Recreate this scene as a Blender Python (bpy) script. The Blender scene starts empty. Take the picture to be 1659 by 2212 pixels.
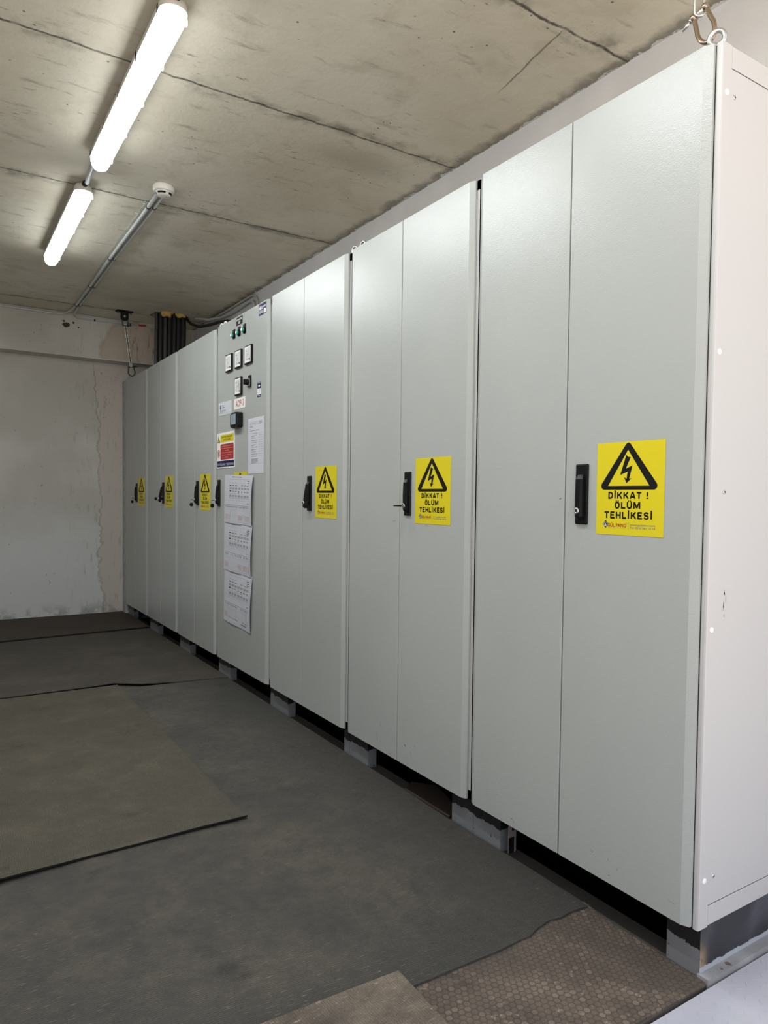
import bpy, bmesh, math, random
from mathutils import Vector, Matrix
random.seed(7)
SC = bpy.context.scene
COL = SC.collection

# ------------------------------------------------------------------ camera
F_PX, YAW, PITCH, ROLL = 1562.375, 0.5956999, 0.0376131, 0.0134189
CAM = Vector((-1.42955, -0.92644, 1.10479))
SHX, SHY = 86.687, 29.9947
fw = Vector((math.sin(YAW)*math.cos(PITCH), math.cos(YAW)*math.cos(PITCH), -math.sin(PITCH)))
rt = fw.cross(Vector((0, 0, 1))).normalized()
up = rt.cross(fw)
r2 = rt*math.cos(ROLL) + up*math.sin(ROLL)
u2 = -rt*math.sin(ROLL) + up*math.cos(ROLL)
cd = bpy.data.cameras.new('camera')
cam = bpy.data.objects.new('camera', cd)
COL.objects.link(cam)
M = Matrix((( r2.x, u2.x, -fw.x, CAM.x), (r2.y, u2.y, -fw.y, CAM.y), (r2.z, u2.z, -fw.z, CAM.z), (0, 0, 0, 1)))
cam.matrix_world = M
cd.sensor_fit = 'VERTICAL'
cd.sensor_height = 34.6
cd.sensor_width = 34.6*1659/2212
cd.lens = 34.6*F_PX/2212
cd.shift_x = -SHX/2212
cd.shift_y = SHY/2212
cd.clip_start = 0.02
SC.camera = cam

# ------------------------------------------------------------------ world / light
SC.view_settings.view_transform = 'Standard'
SC.view_settings.look = 'None'
SC.view_settings.gamma = 1
SC.view_settings.use_curve_mapping = False
SC.view_settings.exposure = 0.48
W = bpy.data.worlds.new('sky')
SC.world = W
W.use_nodes = True
bgn = W.node_tree.nodes['Background']
# overcast sky above, bright pale sunlit yard below the horizon
wt = W.node_tree
tc = wt.nodes.new('ShaderNodeTexCoord'); sp_ = wt.nodes.new('ShaderNodeSeparateXYZ')
mr = wt.nodes.new('ShaderNodeMapRange'); mx = wt.nodes.new('ShaderNodeMix'); mx.data_type = 'RGBA'
wt.links.new(tc.outputs['Generated'], sp_.inputs[0]); wt.links.new(sp_.outputs['Z'], mr.inputs['Value'])
mr.inputs['From Min'].default_value = -0.04; mr.inputs['From Max'].default_value = 0.04
wt.links.new(mr.outputs['Result'], mx.inputs['Factor'])
mx.inputs[6].default_value = (2.1, 1.86, 1.60, 1)      # yard
mx.inputs[7].default_value = (0.85, 0.87, 0.95, 1)       # sky
wt.links.new(mx.outputs[2], bgn.inputs['Color'])
bgn.inputs['Strength'].default_value = 1.0
LAMP_E = 8.0
LAMP_W = 9.0

# ------------------------------------------------------------------ helpers
def nbm():
    return bmesh.new()

def setmat(bm, n0, mi):
    bm.faces.ensure_lookup_table()
    for f in bm.faces[n0:]:
        f.material_index = mi

def box(bm, x0, x1, y0, y1, z0, z1, mi=0):
    n0 = len(bm.faces)
    v = [bm.verts.new((x, y, z)) for z in (z0, z1) for y in (y0, y1) for x in (x0, x1)]
    for q in ((0, 2, 3, 1), (4, 5, 7, 6), (0, 1, 5, 4), (2, 6, 7, 3), (0, 4, 6, 2), (1, 3, 7, 5)):
        bm.faces.new([v[i] for i in q])
    setmat(bm, n0, mi)

def rbox(bm, x0, x1, y0, y1, z0, z1, r=0.002, seg=2, mi=0):
    b = nbm()
    box(b, x0, x1, y0, y1, z0, z1)
    bmesh.ops.bevel(b, geom=b.edges[:], offset=r, segments=seg, affect='EDGES', profile=0.5)
    merge(bm, b, mi)

def merge(bm, b, mi=None):
    vs = {}
    for v in b.verts:
        vs[v] = bm.verts.new(v.co)
    for f in b.faces:
        try:
            g = bm.faces.new([vs[v] for v in f.verts])
            g.material_index = f.material_index if mi is None else mi
            g.smooth = f.smooth
        except ValueError:
            pass
    b.free()

def prism(bm, pts, fn, h0, h1, mi=0, rings=None):
    """polygon pts extruded; fn(a, b, h) -> xyz"""
    n0 = len(bm.faces)
    hs = [h0, h1]
    L = [[bm.verts.new(fn(a, b, h)) for a, b in pts] for h in hs]
    n = len(pts)
    for i in range(n):
        bm.faces.new([L[0][i], L[0][(i+1) % n], L[1][(i+1) % n], L[1][i]])
    bm.faces.new(L[0][::-1]); bm.faces.new(L[1])
    setmat(bm, n0, mi)

def tube(bm, pts, r, seg=10, closed=False, mi=0, cap=True, smooth=True):
    n0 = len(bm.faces)
    pts = [Vector(p) for p in pts]
    n = len(pts)
    rs = r if isinstance(r, (list, tuple)) else [r]*n
    rings = []
    nrm = None
    for i, p in enumerate(pts):
        a = pts[(i-1) % n] if (closed or i > 0) else pts[i]
        b = pts[(i+1) % n] if (closed or i < n-1) else pts[i]
        t = (b-a).normalized()
        if nrm is None:
            nrm = t.orthogonal().normalized()
        else:
            nrm = (nrm - t*nrm.dot(t))
            nrm = nrm.normalized() if nrm.length > 1e-6 else t.orthogonal().normalized()
        bn = t.cross(nrm)
        rings.append([bm.verts.new(p + (nrm*math.cos(k*2*math.pi/seg) + bn*math.sin(k*2*math.pi/seg))*rs[i]) for k in range(seg)])
    m = n if closed else n-1
    for i in range(m):
        A, B = rings[i], rings[(i+1) % n]
        off = 0
        if closed and i == n-1:
            off = min(range(seg), key=lambda o: (A[0].co-B[o].co).length)
        for k in range(seg):
            f = bm.faces.new([A[k], A[(k+1) % seg], B[(k+1+off) % seg], B[(k+off) % seg]])
            f.smooth = smooth
    if not closed and cap:
        bm.faces.new(rings[0][::-1]); bm.faces.new(rings[-1])
    setmat(bm, n0, mi)

def lathe(bm, prof, c, ax=(0, 0, 1), seg=24, mi=0, smooth=True):
    """prof: list of (r, h) ; ax direction of h"""
    n0 = len(bm.faces)
    ax = Vector(ax).normalized(); e = ax.orthogonal().normalized(); g = ax.cross(e); c = Vector(c)
    rings = [[bm.verts.new(c + ax*h + (e*math.cos(k*2*math.pi/seg) + g*math.sin(k*2*math.pi/seg))*max(r, 1e-5)) for k in range(seg)] for r, h in prof]
    for A, B in zip(rings, rings[1:]):
        for k in range(seg):
            f = bm.faces.new([A[k], A[(k+1) % seg], B[(k+1) % seg], B[k]]); f.smooth = smooth
    bm.faces.new(rings[0][::-1]); bm.faces.new(rings[-1])
    setmat(bm, n0, mi)

def obj(name, bm, mats, parent=None, recalc=True):
    if recalc:
        bmesh.ops.recalc_face_normals(bm, faces=bm.faces[:])
    me = bpy.data.meshes.new(name)
    off = world_loc(parent) if parent else Vector((0, 0, 0))
    if parent:
        bm.transform(Matrix.Translation(-off))
    bm.to_mesh(me); bm.free()
    for m in (mats if isinstance(mats, (list, tuple)) else [mats]):
        me.materials.append(m)
    o = bpy.data.objects.new(name, me)
    COL.objects.link(o)
    o.parent = parent
    return o

def world_loc(o):
    l = Vector((0, 0, 0))
    while o:
        l += o.location; o = o.parent
    return l

def tag(o, label=None, cat=None, group=None, kind=None):
    if label: o['label'] = label
    if cat: o['category'] = cat
    if group: o['group'] = group
    if kind: o['kind'] = kind
    return o

def thing(name, label, cat, loc, group=None):
    o = bpy.data.objects.new(name, None)
    o.empty_display_size = 0.05
    COL.objects.link(o); o.location = loc
    return tag(o, label, cat, group)

def struct(name, bm, m, recalc=True):
    return tag(obj(name, bm, m, recalc=recalc), kind='structure')

# ------------------------------------------------------------------ materials
def mat(name, color, rough=0.5, metal=0.0, emit=None, estr=0, spec=None, coat=0):
    m = bpy.data.materials.new(name); m.use_nodes = True
    b = m.node_tree.nodes['Principled BSDF']
    b.inputs['Base Color'].default_value = (*color, 1)
    b.inputs['Roughness'].default_value = rough
    b.inputs['Metallic'].default_value = metal
    if spec is not None: b.inputs['Specular IOR Level'].default_value = spec
    if coat: b.inputs['Coat Weight'].default_value = coat
    if emit:
        b.inputs['Emission Color'].default_value = (*emit, 1)
        b.inputs['Emission Strength'].default_value = estr
    return m

class G:
    """tiny node-graph helper on a principled material (world-position textures)"""
    def __init__(s, m):
        s.m = m; s.t = m.node_tree; s.b = s.t.nodes['Principled BSDF']
        s.pos = s.t.nodes.new('ShaderNodeNewGeometry').outputs['Position']
        s.sep = s.t.nodes.new('ShaderNodeSeparateXYZ'); s.t.links.new(s.pos, s.sep.inputs[0])
        s.x, s.y, s.z = s.sep.outputs
    def put(s, sock, v):
        if hasattr(v, 'node'): s.t.links.new(v, sock)
        elif isinstance(v, tuple) and len(v) == 3 and sock.type == 'RGBA': sock.default_value = (*v, 1)
        else: sock.default_value = v
    def math(s, op, a, b=0.0, c=0.0, clamp=False):
        n = s.t.nodes.new('ShaderNodeMath'); n.operation = op; n.use_clamp = clamp
        s.put(n.inputs[0], a); s.put(n.inputs[1], b); s.put(n.inputs[2], c)
        return n.outputs[0]
    def scale(s, sc):
        n = s.t.nodes.new('ShaderNodeVectorMath'); n.operation = 'MULTIPLY'
        s.put(n.inputs[0], s.pos); n.inputs[1].default_value = sc
        return n.outputs[0]
    def rot(s, ang, sc):
        n = s.t.nodes.new('ShaderNodeMapping'); s.put(n.inputs['Vector'], s.pos)
        n.inputs['Rotation'].default_value = (0, 0, ang); n.inputs['Scale'].default_value = sc
        return n.outputs[0]
    def noise(s, scale=5, detail=3, rough=0.5, vec=None, dist=0):
        n = s.t.nodes.new('ShaderNodeTexNoise')
        s.put(n.inputs['Vector'], vec if vec is not None else s.pos)
        n.inputs['Scale'].default_value = scale; n.inputs['Detail'].default_value = detail
        n.inputs['Roughness'].default_value = rough; n.inputs['Distortion'].default_value = dist
        return n.outputs['Fac']
    def vor(s, scale, vec=None, feature='F1', out='Distance', rnd=1.0):
        n = s.t.nodes.new('ShaderNodeTexVoronoi'); n.feature = feature
        s.put(n.inputs['Vector'], vec if vec is not None else s.pos)
        n.inputs['Scale'].default_value = scale; n.inputs['Randomness'].default_value = rnd
        return n.outputs[out]
    def ramp(s, v, a, b, lo=0.0, hi=1.0):
        n = s.t.nodes.new('ShaderNodeMapRange'); n.interpolation_type = 'SMOOTHSTEP'
        s.put(n.inputs['Value'], v)
        n.inputs['From Min'].default_value = a; n.inputs['From Max'].default_value = b
        n.inputs['To Min'].default_value = lo; n.inputs['To Max'].default_value = hi
        return n.outputs['Result']
    def mix(s, f, a, b):
        n = s.t.nodes.new('ShaderNodeMix'); n.data_type = 'RGBA'
        s.put(n.inputs['Factor'], f); s.put(n.inputs['A'], a) if False else None
        s.put(n.inputs[6], a); s.put(n.inputs[7], b)
        return n.outputs[2]
    def color(s, c): s.put(s.b.inputs['Base Color'], c)
    def rough(s, c): s.put(s.b.inputs['Roughness'], c)
    def bump(s, h, strength=0.3, dist=0.001, prev=None):
        n = s.t.nodes.new('ShaderNodeBump')
        n.inputs['Strength'].default_value = strength; n.inputs['Distance'].default_value = dist
        s.put(n.inputs['Height'], h)
        if prev is not None: s.put(n.inputs['Normal'], prev)
        s.t.links.new(n.outputs[0], s.b.inputs['Normal'])
        return n.outputs[0]
    def line(s, coord, c, w, wob=None, amp=0.0):
        """1 on a thin line coord==c, width w, wobbling"""
        v = s.math('SUBTRACT', coord, c)
        if wob is not None:
            v = s.math('ADD', v, s.math('MULTIPLY', s.math('SUBTRACT', wob, 0.5), amp))
        v = s.math('ABSOLUTE', v)
        return s.ramp(v, 0.0, w, 1.0, 0.0)
    def blob(s, ax, cx, az, cz, rx, rz, wob=None, amp=0.6, soft=0.3):
        a = s.math('DIVIDE', s.math('SUBTRACT', ax, cx), rx); a = s.math('MULTIPLY', a, a)
        b = s.math('DIVIDE', s.math('SUBTRACT', az, cz), rz); b = s.math('MULTIPLY', b, b)
        v = s.math('SQRT', s.math('ADD', a, b))
        if wob is not None: v = s.math('ADD', v, s.math('MULTIPLY', s.math('SUBTRACT', wob, 0.5), amp))
        return s.ramp(v, 1-soft, 1+soft*0.2, 1.0, 0.0)
    def maxi(s, *v):
        r = v[0]
        for q in v[1:]: r = s.math('MAXIMUM', r, q)
        return r

# powder-coated light grey sheet steel with orange-peel texture
m_paint = mat('light_grey_powder_coat', (0.535, 0.56, 0.535), 0.24, spec=0.5)
g = G(m_paint)
g.color(g.mix(g.ramp(g.noise(1.3, 3), 0.35, 0.7), (0.405, 0.425, 0.405), (0.435, 0.452, 0.43)))
pk = g.math('ADD', g.noise(330, 2, 0.55), g.math('MULTIPLY', g.noise(90, 2), 0.5))
g.bump(pk, 0.32, 0.0015)
m_frame = mat('smooth_grey_steel_paint', (0.53, 0.525, 0.515), 0.38)
g = G(m_frame); g.bump(g.noise(240, 2), 0.15, 0.0008)
m_gap = mat('dark_rubber_seal', (0.015, 0.015, 0.016), 0.8)
m_black = mat('black_plastic', (0.006, 0.006, 0.0065), 0.38, spec=0.18)
m_blackm = mat('matt_black', (0.010, 0.010, 0.0105), 0.7, spec=0.2)
m_chrome = mat('zinc_plated_steel', (0.62, 0.62, 0.60), 0.28, 1.0)
m_bronze = mat('tarnished_yellow_steel', (0.40, 0.31, 0.23), 0.25, 1.0)
m_darkmet = mat('dark_steel', (0.10, 0.095, 0.085), 0.4, 0.8)
m_white = mat('white_plastic', (0.78, 0.77, 0.72), 0.4)
m_cap = mat('white_plug', (0.88, 0.86, 0.83), 0.35)
m_yel = mat('yellow_vinyl', (0.70, 0.585, 0.006), 0.36)
m_ink = mat('black_ink', (0.006, 0.006, 0.006), 0.6, spec=0.2)
m_red = mat('red_print', (0.38, 0.024, 0.02), 0.5)
m_navy = mat('navy_print', (0.010, 0.011, 0.08), 0.5, spec=0.2)
m_paper = mat('white_paper', (0.60, 0.61, 0.66), 0.6)
m_grey = mat('grey_print', (0.17, 0.17, 0.18), 0.6)
m_lgrey = mat('pale_grey_print', (0.34, 0.34, 0.35), 0.6)
m_pink = mat('pink_print', (0.56, 0.46, 0.47), 0.6)
m_blue = mat('blue_print', (0.10, 0.2, 0.5), 0.5)
m_screen = mat('display_glass', (0.22, 0.28, 0.33), 0.15, emit=(0.35, 0.45, 0.55), estr=0.12)
m_green = mat('green_pilot_lens', (0.02, 0.16, 0.11), 0.15, emit=(0.05, 0.5, 0.32), estr=0.18)
m_lens = mat('lit_pilot_centre', (0.8, 0.95, 0.9), 0.2, emit=(0.65, 1, 0.88), estr=1.6)
m_face = mat('meter_face', (0.68, 0.69, 0.68), 0.35)
m_lamp = mat('lit_diffuser', (0.9, 0.9, 0.9), 0.4, emit=(0.94, 0.985, 1.0), estr=LAMP_E)
m_house = mat('lamp_housing_grey', (0.50, 0.47, 0.42), 0.5)
m_cond = mat('grey_conduit', (0.50, 0.53, 0.54), 0.4)
m_foam = mat('yellow_foam', (0.55, 0.38, 0.10), 0.9)
g = G(m_foam); g.color(g.mix(g.noise(60, 3), (0.36, 0.23, 0.05), (0.72, 0.52, 0.18))); g.bump(g.noise(50, 3), 0.8, 0.01)
m_cable = mat('black_cable_sheath', (0.022, 0.022, 0.023), 0.5)
m_cable2 = mat('grey_cable_sheath', (0.055, 0.055, 0.055), 0.5)
m_redc = mat('red_tape', (0.35, 0.03, 0.02), 0.5)

# concrete ceiling
m_ceil = mat('board_marked_concrete', (0.3, 0.27, 0.21), 0.85)
g = G(m_ceil)
big = g.noise(1.1, 4, 0.55); med = g.noise(4.5, 5, 0.6, dist=0.4)
c = g.mix(g.ramp(big, 0.3, 0.7), (0.60, 0.545, 0.425), (0.72, 0.68, 0.565))
c = g.mix(g.ramp(med, 0.5, 0.72, 0, 0.55), c, (0.50, 0.45, 0.34))
st = g.noise(9, 5, 0.65, g.rot(0.55, (0.45, 1.6, 1)))
c = g.mix(g.ramp(st, 0.57, 0.74, 0, 0.6), c, (0.25, 0.22, 0.165))
fl = g.noise(42, 3, 0.6, g.rot(0.65, (0.35, 1.1, 1)))
msk = g.maxi(g.ramp(g.noise(1.9, 3), 0.47, 0.64), g.blob(g.x, 0.17, g.y, 2.15, 0.42, 0.34, g.noise(3, 3), 0.8, 0.9))
smg = g.math('MULTIPLY', g.blob(g.x, 0.22, g.y, 2.05, 0.30, 0.16, med, 0.9, 0.9), 0.45)
c = g.mix(smg, c, (0.30, 0.27, 0.20))
c = g.mix(g.math('MULTIPLY', g.ramp(fl, 0.62, 0.74, 0, 0.7), msk), c, (0.085, 0.08, 0.065))
pit = g.vor(17); c = g.mix(g.math('MULTIPLY', g.ramp(pit, 0.05, 0.10, 0.8, 0.0), g.ramp(g.noise(3.3, 2), 0.5, 0.56)), c, (0.07, 0.06, 0.045))
c = g.mix(g.math('MULTIPLY', g.ramp(g.noise(30, 4, 0.7), 0.62, 0.7), g.ramp(g.noise(2.2, 2, vec=g.scale((1, 1, 5))), 0.5, 0.6, 0, 0.7)), c, (0.52, 0.50, 0.44))
wb = g.noise(7, 5, 0.65)
wb2 = g.noise(2.5, 2)
ln = g.maxi(*[g.line(g.y, yy, 0.010, wb, 0.05) for yy in (-0.15, 0.838, 1.86, 3.105, 5.62)])
halo = g.maxi(*[g.line(g.y, yy, 0.075, wb2, 0.16) for yy in (0.838, 1.86, 3.105, 5.62)])
c = g.mix(g.math('MULTIPLY', halo, g.ramp(wb, 0.4, 0.65, 0.0, 0.75)), c, (0.17, 0.155, 0.115))
c = g.mix(g.math('MULTIPLY', ln, g.ramp(g.noise(22, 3), 0.3, 0.55, 0.45, 0.95)), c, (0.05, 0.048, 0.038))
# diagonal board mark near the front and dirty rim along the wall
dg = g.line(g.math('ADD', g.x, g.math('MULTIPLY', g.y, -0.15)), 0.17, 0.006, wb, 0.03)
dg = g.math('MULTIPLY', dg, g.math('MULTIPLY', g.ramp(g.y, 0.84, 0.87), g.ramp(g.y, 1.15, 1.3, 1, 0)))
c = g.mix(g.math('MULTIPLY', dg, 0.8), c, (0.10, 0.09, 0.07))
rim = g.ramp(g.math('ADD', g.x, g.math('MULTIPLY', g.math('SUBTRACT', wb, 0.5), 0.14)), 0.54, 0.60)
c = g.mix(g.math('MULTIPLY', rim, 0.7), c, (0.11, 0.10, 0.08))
spl = g.ramp(g.math('ADD', g.x, g.math('MULTIPLY', g.math('SUBTRACT', g.noise(14, 5, 0.7), 0.5), 0.10)), 0.600, 0.606)
c = g.mix(spl, c, (0.66, 0.65, 0.64))
swoosh = g.math('MULTIPLY', g.blob(g.x, 0.02, g.y, 5.2, 0.28, 0.28, wb, 0.5, 0.5), g.ramp(g.noise(8, 4, 0.6, g.rot(-0.6, (0.5, 4, 1))), 0.48, 0.68, 0, 0.7))
c = g.mix(swoosh, c, (0.42, 0.40, 0.34))
g.color(c)
n1 = g.bump(g.math('ADD', g.math('MULTIPLY', g.noise(6, 6, 0.65), 1.0), g.math('MULTIPLY', ln, -0.8)), 0.5, 0.012)
g.rough(0.8)

# painted plaster walls
m_wallr = mat('white_painted_wall', (0.70, 0.69, 0.69), 0.6)
g = G(m_wallr)
g.color(g.mix(g.ramp(g.noise(3, 4), 0.4, 0.75), (0.66, 0.655, 0.66), (0.74, 0.73, 0.73)))
g.bump(g.noise(60, 4, 0.6), 0.25, 0.003)
m_wallb = mat('stained_white_plaster', (0.6, 0.6, 0.56), 0.8)
g = G(m_wallb)
wob = g.noise(5, 5, 0.65)
c = g.mix(g.ramp(g.noise(2.2, 4), 0.35, 0.7), (0.50, 0.485, 0.44), (0.60, 0.585, 0.545))
c = g.mix(g.ramp(g.math('ADD', g.z, g.math('MULTIPLY', wob, 0.4)), 1.3, 0.7), c, (0.61, 0.62, 0.61))
xe = g.math('ADD', g.x, g.math('MULTIPLY', g.math('SUBTRACT', g.noise(4, 5, 0.6, g.scale((1, 1, 1.6))), 0.5), 0.16))
xe = g.math('ADD', xe, g.math('MULTIPLY', g.z, 0.03))
stn = g.ramp(xe, -0.165, -0.15)
zt = g.math('ADD', g.z, g.math('MULTIPLY', g.math('SUBTRACT', g.noise(9, 4, 0.6), 0.5), 0.12))
stn = g.math('MULTIPLY', stn, g.ramp(zt, 2.24, 2.26, 1, 0))
c = g.mix(stn, c, (0.54, 0.495, 0.445))
edge = g.math('MULTIPLY', g.ramp(g.math('ABSOLUTE', g.math('ADD', xe, 0.158)), 0.0, 0.012, 1, 0), g.ramp(zt, 2.2, 2.26, 1, 0))
c = g.mix(g.math('MULTIPLY', edge, 0.55), c, (0.27, 0.23, 0.17))
# upper beam stain ring
ring = g.blob(g.x, 0.08, g.z, 2.36, 0.30, 0.30, wob, 0.5, 0.12)
ring2 = g.blob(g.x, 0.08, g.z, 2.36, 0.285, 0.285, wob, 0.5, 0.12)
upm = g.ramp(g.z, 2.29, 2.30)
c = g.mix(g.math('MULTIPLY', ring, g.math('MULTIPLY', upm, 0.75)), c, (0.50, 0.42, 0.34))
c = g.mix(g.math('MULTIPLY', g.math('SUBTRACT', ring, ring2, clamp=True), g.math('MULTIPLY', upm, 0.5)), c, (0.25, 0.21, 0.16))
strk = g.noise(6, 4, 0.65, g.scale((5, 1, 1.1)))
c = g.mix(g.math('MULTIPLY', g.ramp(strk, 0.56, 0.70, 0, 0.55), g.ramp(g.x, -0.6, -0.25)), c, (0.33, 0.30, 0.24))
brn = g.math('MULTIPLY', g.ramp(g.noise(8, 4, 0.7, g.scale((5, 1, 1))), 0.55, 0.66, 0, 0.8), g.math('MULTIPLY', upm, g.ramp(g.x, -0.02, 0.02)))
c = g.mix(brn, c, (0.22, 0.15, 0.10))
scr = g.noise(34, 3, 0.6, g.scale((1.6, 1, 0.6)))
c = g.mix(g.math('MULTIPLY', g.ramp(scr, 0.68, 0.73, 0, 0.8), g.ramp(g.noise(2.4, 2), 0.45, 0.6)), c, (0.12, 0.11, 0.09))
spots = g.maxi(g.blob(g.x, -0.482, g.z, 2.545, 0.030, 0.022, g.noise(40, 2), 1.0, 0.2), g.blob(g.x, -0.50, g.z, 2.575, 0.012, 0.010), g.blob(g.x, -0.425, g.z, 2.57, 0.011, 0.010), g.blob(g.x, -0.385, g.z, 2.535, 0.007, 0.008))
c = g.mix(g.math('MULTIPLY', spots, g.ramp(g.y, 5.9, 6.0, 1, 1)), c, (0.06, 0.04, 0.03))
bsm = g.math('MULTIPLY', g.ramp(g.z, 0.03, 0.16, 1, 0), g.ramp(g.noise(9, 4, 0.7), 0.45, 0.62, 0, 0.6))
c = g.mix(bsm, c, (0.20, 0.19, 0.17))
g.color(c)
g.bump(g.noise(11, 6, 0.65), 0.4, 0.010)

# rubber mats
def rubber(name, base, dusty, mode, ang=0.0, rib=0.006, dustlo=0.42, dusthi=0.72, scatter=0.8, edge_clean=False):
    m = mat(name, base, 0.72, spec=0.35)
    g = G(m)
    d = g.noise(3.0, 6, 0.66); d2 = g.noise(14, 6, 0.72)
    f = g.ramp(g.math('ADD', g.math('MULTIPLY', d, 0.62), g.math('MULTIPLY', d2, 0.38)), dustlo, dusthi)
    c = g.mix(f, base, dusty)
    if edge_clean:
        f = g.math('MULTIPLY', f, g.math('MULTIPLY', g.ramp(g.x, -0.40, -0.02, 1.0, 0.2), g.ramp(g.y, 0.40, 0.65, 0.25, 1.0)))
        c = g.mix(f, base, dusty)
    # small worn chips catching dust
    if mode == 'rib':
        chip = g.noise(70, 3, 0.6, g.rot(ang, (0.45, 2.4, 1)))
    else:
        chip = g.noise(60, 3, 0.6)
    cm = g.math('MULTIPLY', g.ramp(chip, 0.60, 0.72), g.ramp(g.noise(3.4, 3), 0.40, 0.62, 0.0, scatter))
    c = g.mix(cm, c, tuple(min(1, q*1.75) for q in dusty))
    c = g.mix(g.ramp(g.noise(5, 4, 0.6, g.scale((1, 1, 3))), 0.62, 0.74, 0, 0.6), c, tuple(q*0.45 for q in base))
    if mode == 'rib':
        w = g.t.nodes.new('ShaderNodeTexWave'); w.wave_type = 'BANDS'; w.bands_direction = 'Y'
        g.put(w.inputs['Vector'], g.rot(ang, (1, 1, 1)))
        w.inputs['Scale'].default_value = 1.0/rib/3.2; w.inputs['Distortion'].default_value = 4.0
        w.inputs['Detail'].default_value = 2; w.inputs['Detail Scale'].default_value = 1.4
        h = g.math('MULTIPLY', w.outputs['Fac'], g.ramp(g.noise(45, 3, 0.7), 0.38, 0.6, 0.0, 1.0))
        c = g.mix(g.ramp(h, 0.0, 0.35, 0.35, 0.0), c, tuple(q*0.4 for q in base))
        g.bump(g.math('ADD', h, g.math('MULTIPLY', g.noise(3, 3), 3.0)), 0.55, 0.0035)
    elif mode == 'hex':
        S = 1/0.0165
        hx = g.math('MULTIPLY', g.x, S); hy = g.math('MULTIPLY', g.y, S)
        def cell2(ox, oy):
            a_ = g.math('SUBTRACT', g.math('FLOORED_MODULO', g.math('ADD', hx, ox), 1.0), 0.5)
            b_ = g.math('SUBTRACT', g.math('FLOORED_MODULO', g.math('ADD', hy, oy), 1.7320508), 0.8660254)
            return a_, b_, g.math('ADD', g.math('MULTIPLY', a_, a_), g.math('MULTIPLY', b_, b_))
        a1, b1, d1 = cell2(0.0, 0.0); a2, b2, d2_ = cell2(0.5, 0.8660254)
        pick = g.math('LESS_THAN', d1, d2_)
        def sel(p, q): return g.math('ADD', q, g.math('MULTIPLY', pick, g.math('SUBTRACT', p, q)))
        gx, gy = sel(a1, a2), sel(b1, b2)
        ax_, ay_ = g.math('ABSOLUTE', gx), g.math('ABSOLUTE', gy)
        dd = g.math('MAXIMUM', g.math('ADD', g.math('MULTIPLY', ax_, 0.5), g.math('MULTIPLY', ay_, 0.8660254)), ax_)
        e = g.ramp(dd, 0.36, 0.47, 0, 1)
        c = g.mix(g.math('MULTIPLY', e, 0.5), c, tuple(q*0.55 for q in base))
        wn = g.t.nodes.new('ShaderNodeTexWhiteNoise'); wn.noise_dimensions = '2D'
        cb = g.t.nodes.new('ShaderNodeCombineXYZ')
        g.put(cb.inputs[0], g.math('ROUND', g.math('MULTIPLY', g.math('SUBTRACT', hx, gx), 2.0)))
        g.put(cb.inputs[1], g.math('ROUND', g.math('MULTIPLY', g.math('SUBTRACT', hy, gy), 1.1547)))
        g.put(wn.inputs['Vector'], cb.outputs[0])
        cell = g.ramp(wn.outputs['Value'], 0.60, 1.0, 0.0, 0.5)
        cell = g.math('MULTIPLY', cell, g.math('SUBTRACT', 1.0, e))
        cell = g.math('MULTIPLY', cell, g.ramp(g.noise(4, 4), 0.42, 0.6))
        c = g.mix(cell, c, tuple(min(1, q*1.4) for q in dusty))
        g.bump(g.math('SUBTRACT', 1.0, e), 0.5, 0.002)
    g.color(c)
    return m
m_mat_d = rubber('dark_ribbed_rubber', (0.055, 0.053, 0.048), (0.125, 0.108, 0.086), 'rib', 0.05, 0.006, 0.34, 0.74, edge_clean=True)
m_mat_c = rubber('olive_ribbed_rubber', (0.082, 0.074, 0.054), (0.135, 0.116, 0.086), 'rib', 1.57, 0.006, scatter=0.35)
m_mat_b = rubber('grey_ribbed_rubber', (0.065, 0.056, 0.045), (0.110, 0.095, 0.079), 'rib', 0.0, 0.006, scatter=0.25)
m_mat_a = rubber('brown_rubber', (0.040, 0.028, 0.021), (0.056, 0.042, 0.029), 'plain', scatter=0.15)
m_mat_e = rubber('honeycomb_rubber', (0.089, 0.070, 0.057), (0.189, 0.144, 0.111), 'hex')
m_mat_f = rubber('worn_ribbed_rubber', (0.089, 0.074, 0.059), (0.229, 0.184, 0.142), 'rib', 1.45, 0.0055, 0.36, 0.62, 1.0)
m_floor = mat('dark_painted_floor', (0.07, 0.065, 0.06), 0.6)
g = G(m_floor); g.color(g.mix(g.noise(6, 5, 0.6), (0.04, 0.035, 0.03), (0.10, 0.092, 0.085)))
m_plate = mat('pale_painted_tread_plate', (0.55, 0.56, 0.62), 0.38)
g = G(m_plate); g.color(g.mix(g.ramp(g.noise(5, 4), 0.45, 0.7), (0.47, 0.475, 0.535), (0.52, 0.525, 0.58)))
m_sill = mat('grey_painted_sill', (0.30, 0.30, 0.31), 0.5)
g = G(m_sill)
c = g.mix(g.ramp(g.noise(9, 4), 0.4, 0.7), (0.27, 0.27, 0.28), (0.40, 0.40, 0.42))
rs = g.maxi(g.blob(g.x, 0.118, g.y, 0.048, 0.007, 0.009, g.noise(90, 3), 1.2), g.blob(g.x, 0.088, g.y, 0.045, 0.004, 0.004, g.noise(90, 3), 1.0))
g.color(g.mix(g.math('MULTIPLY', rs, 0.85), c, (0.16, 0.06, 0.02)))
m_void = mat('black_steel_void_shade', (0.010, 0.010, 0.011), 0.45)  # black plinth steel; on the trench it paints in the shade of the void

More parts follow.
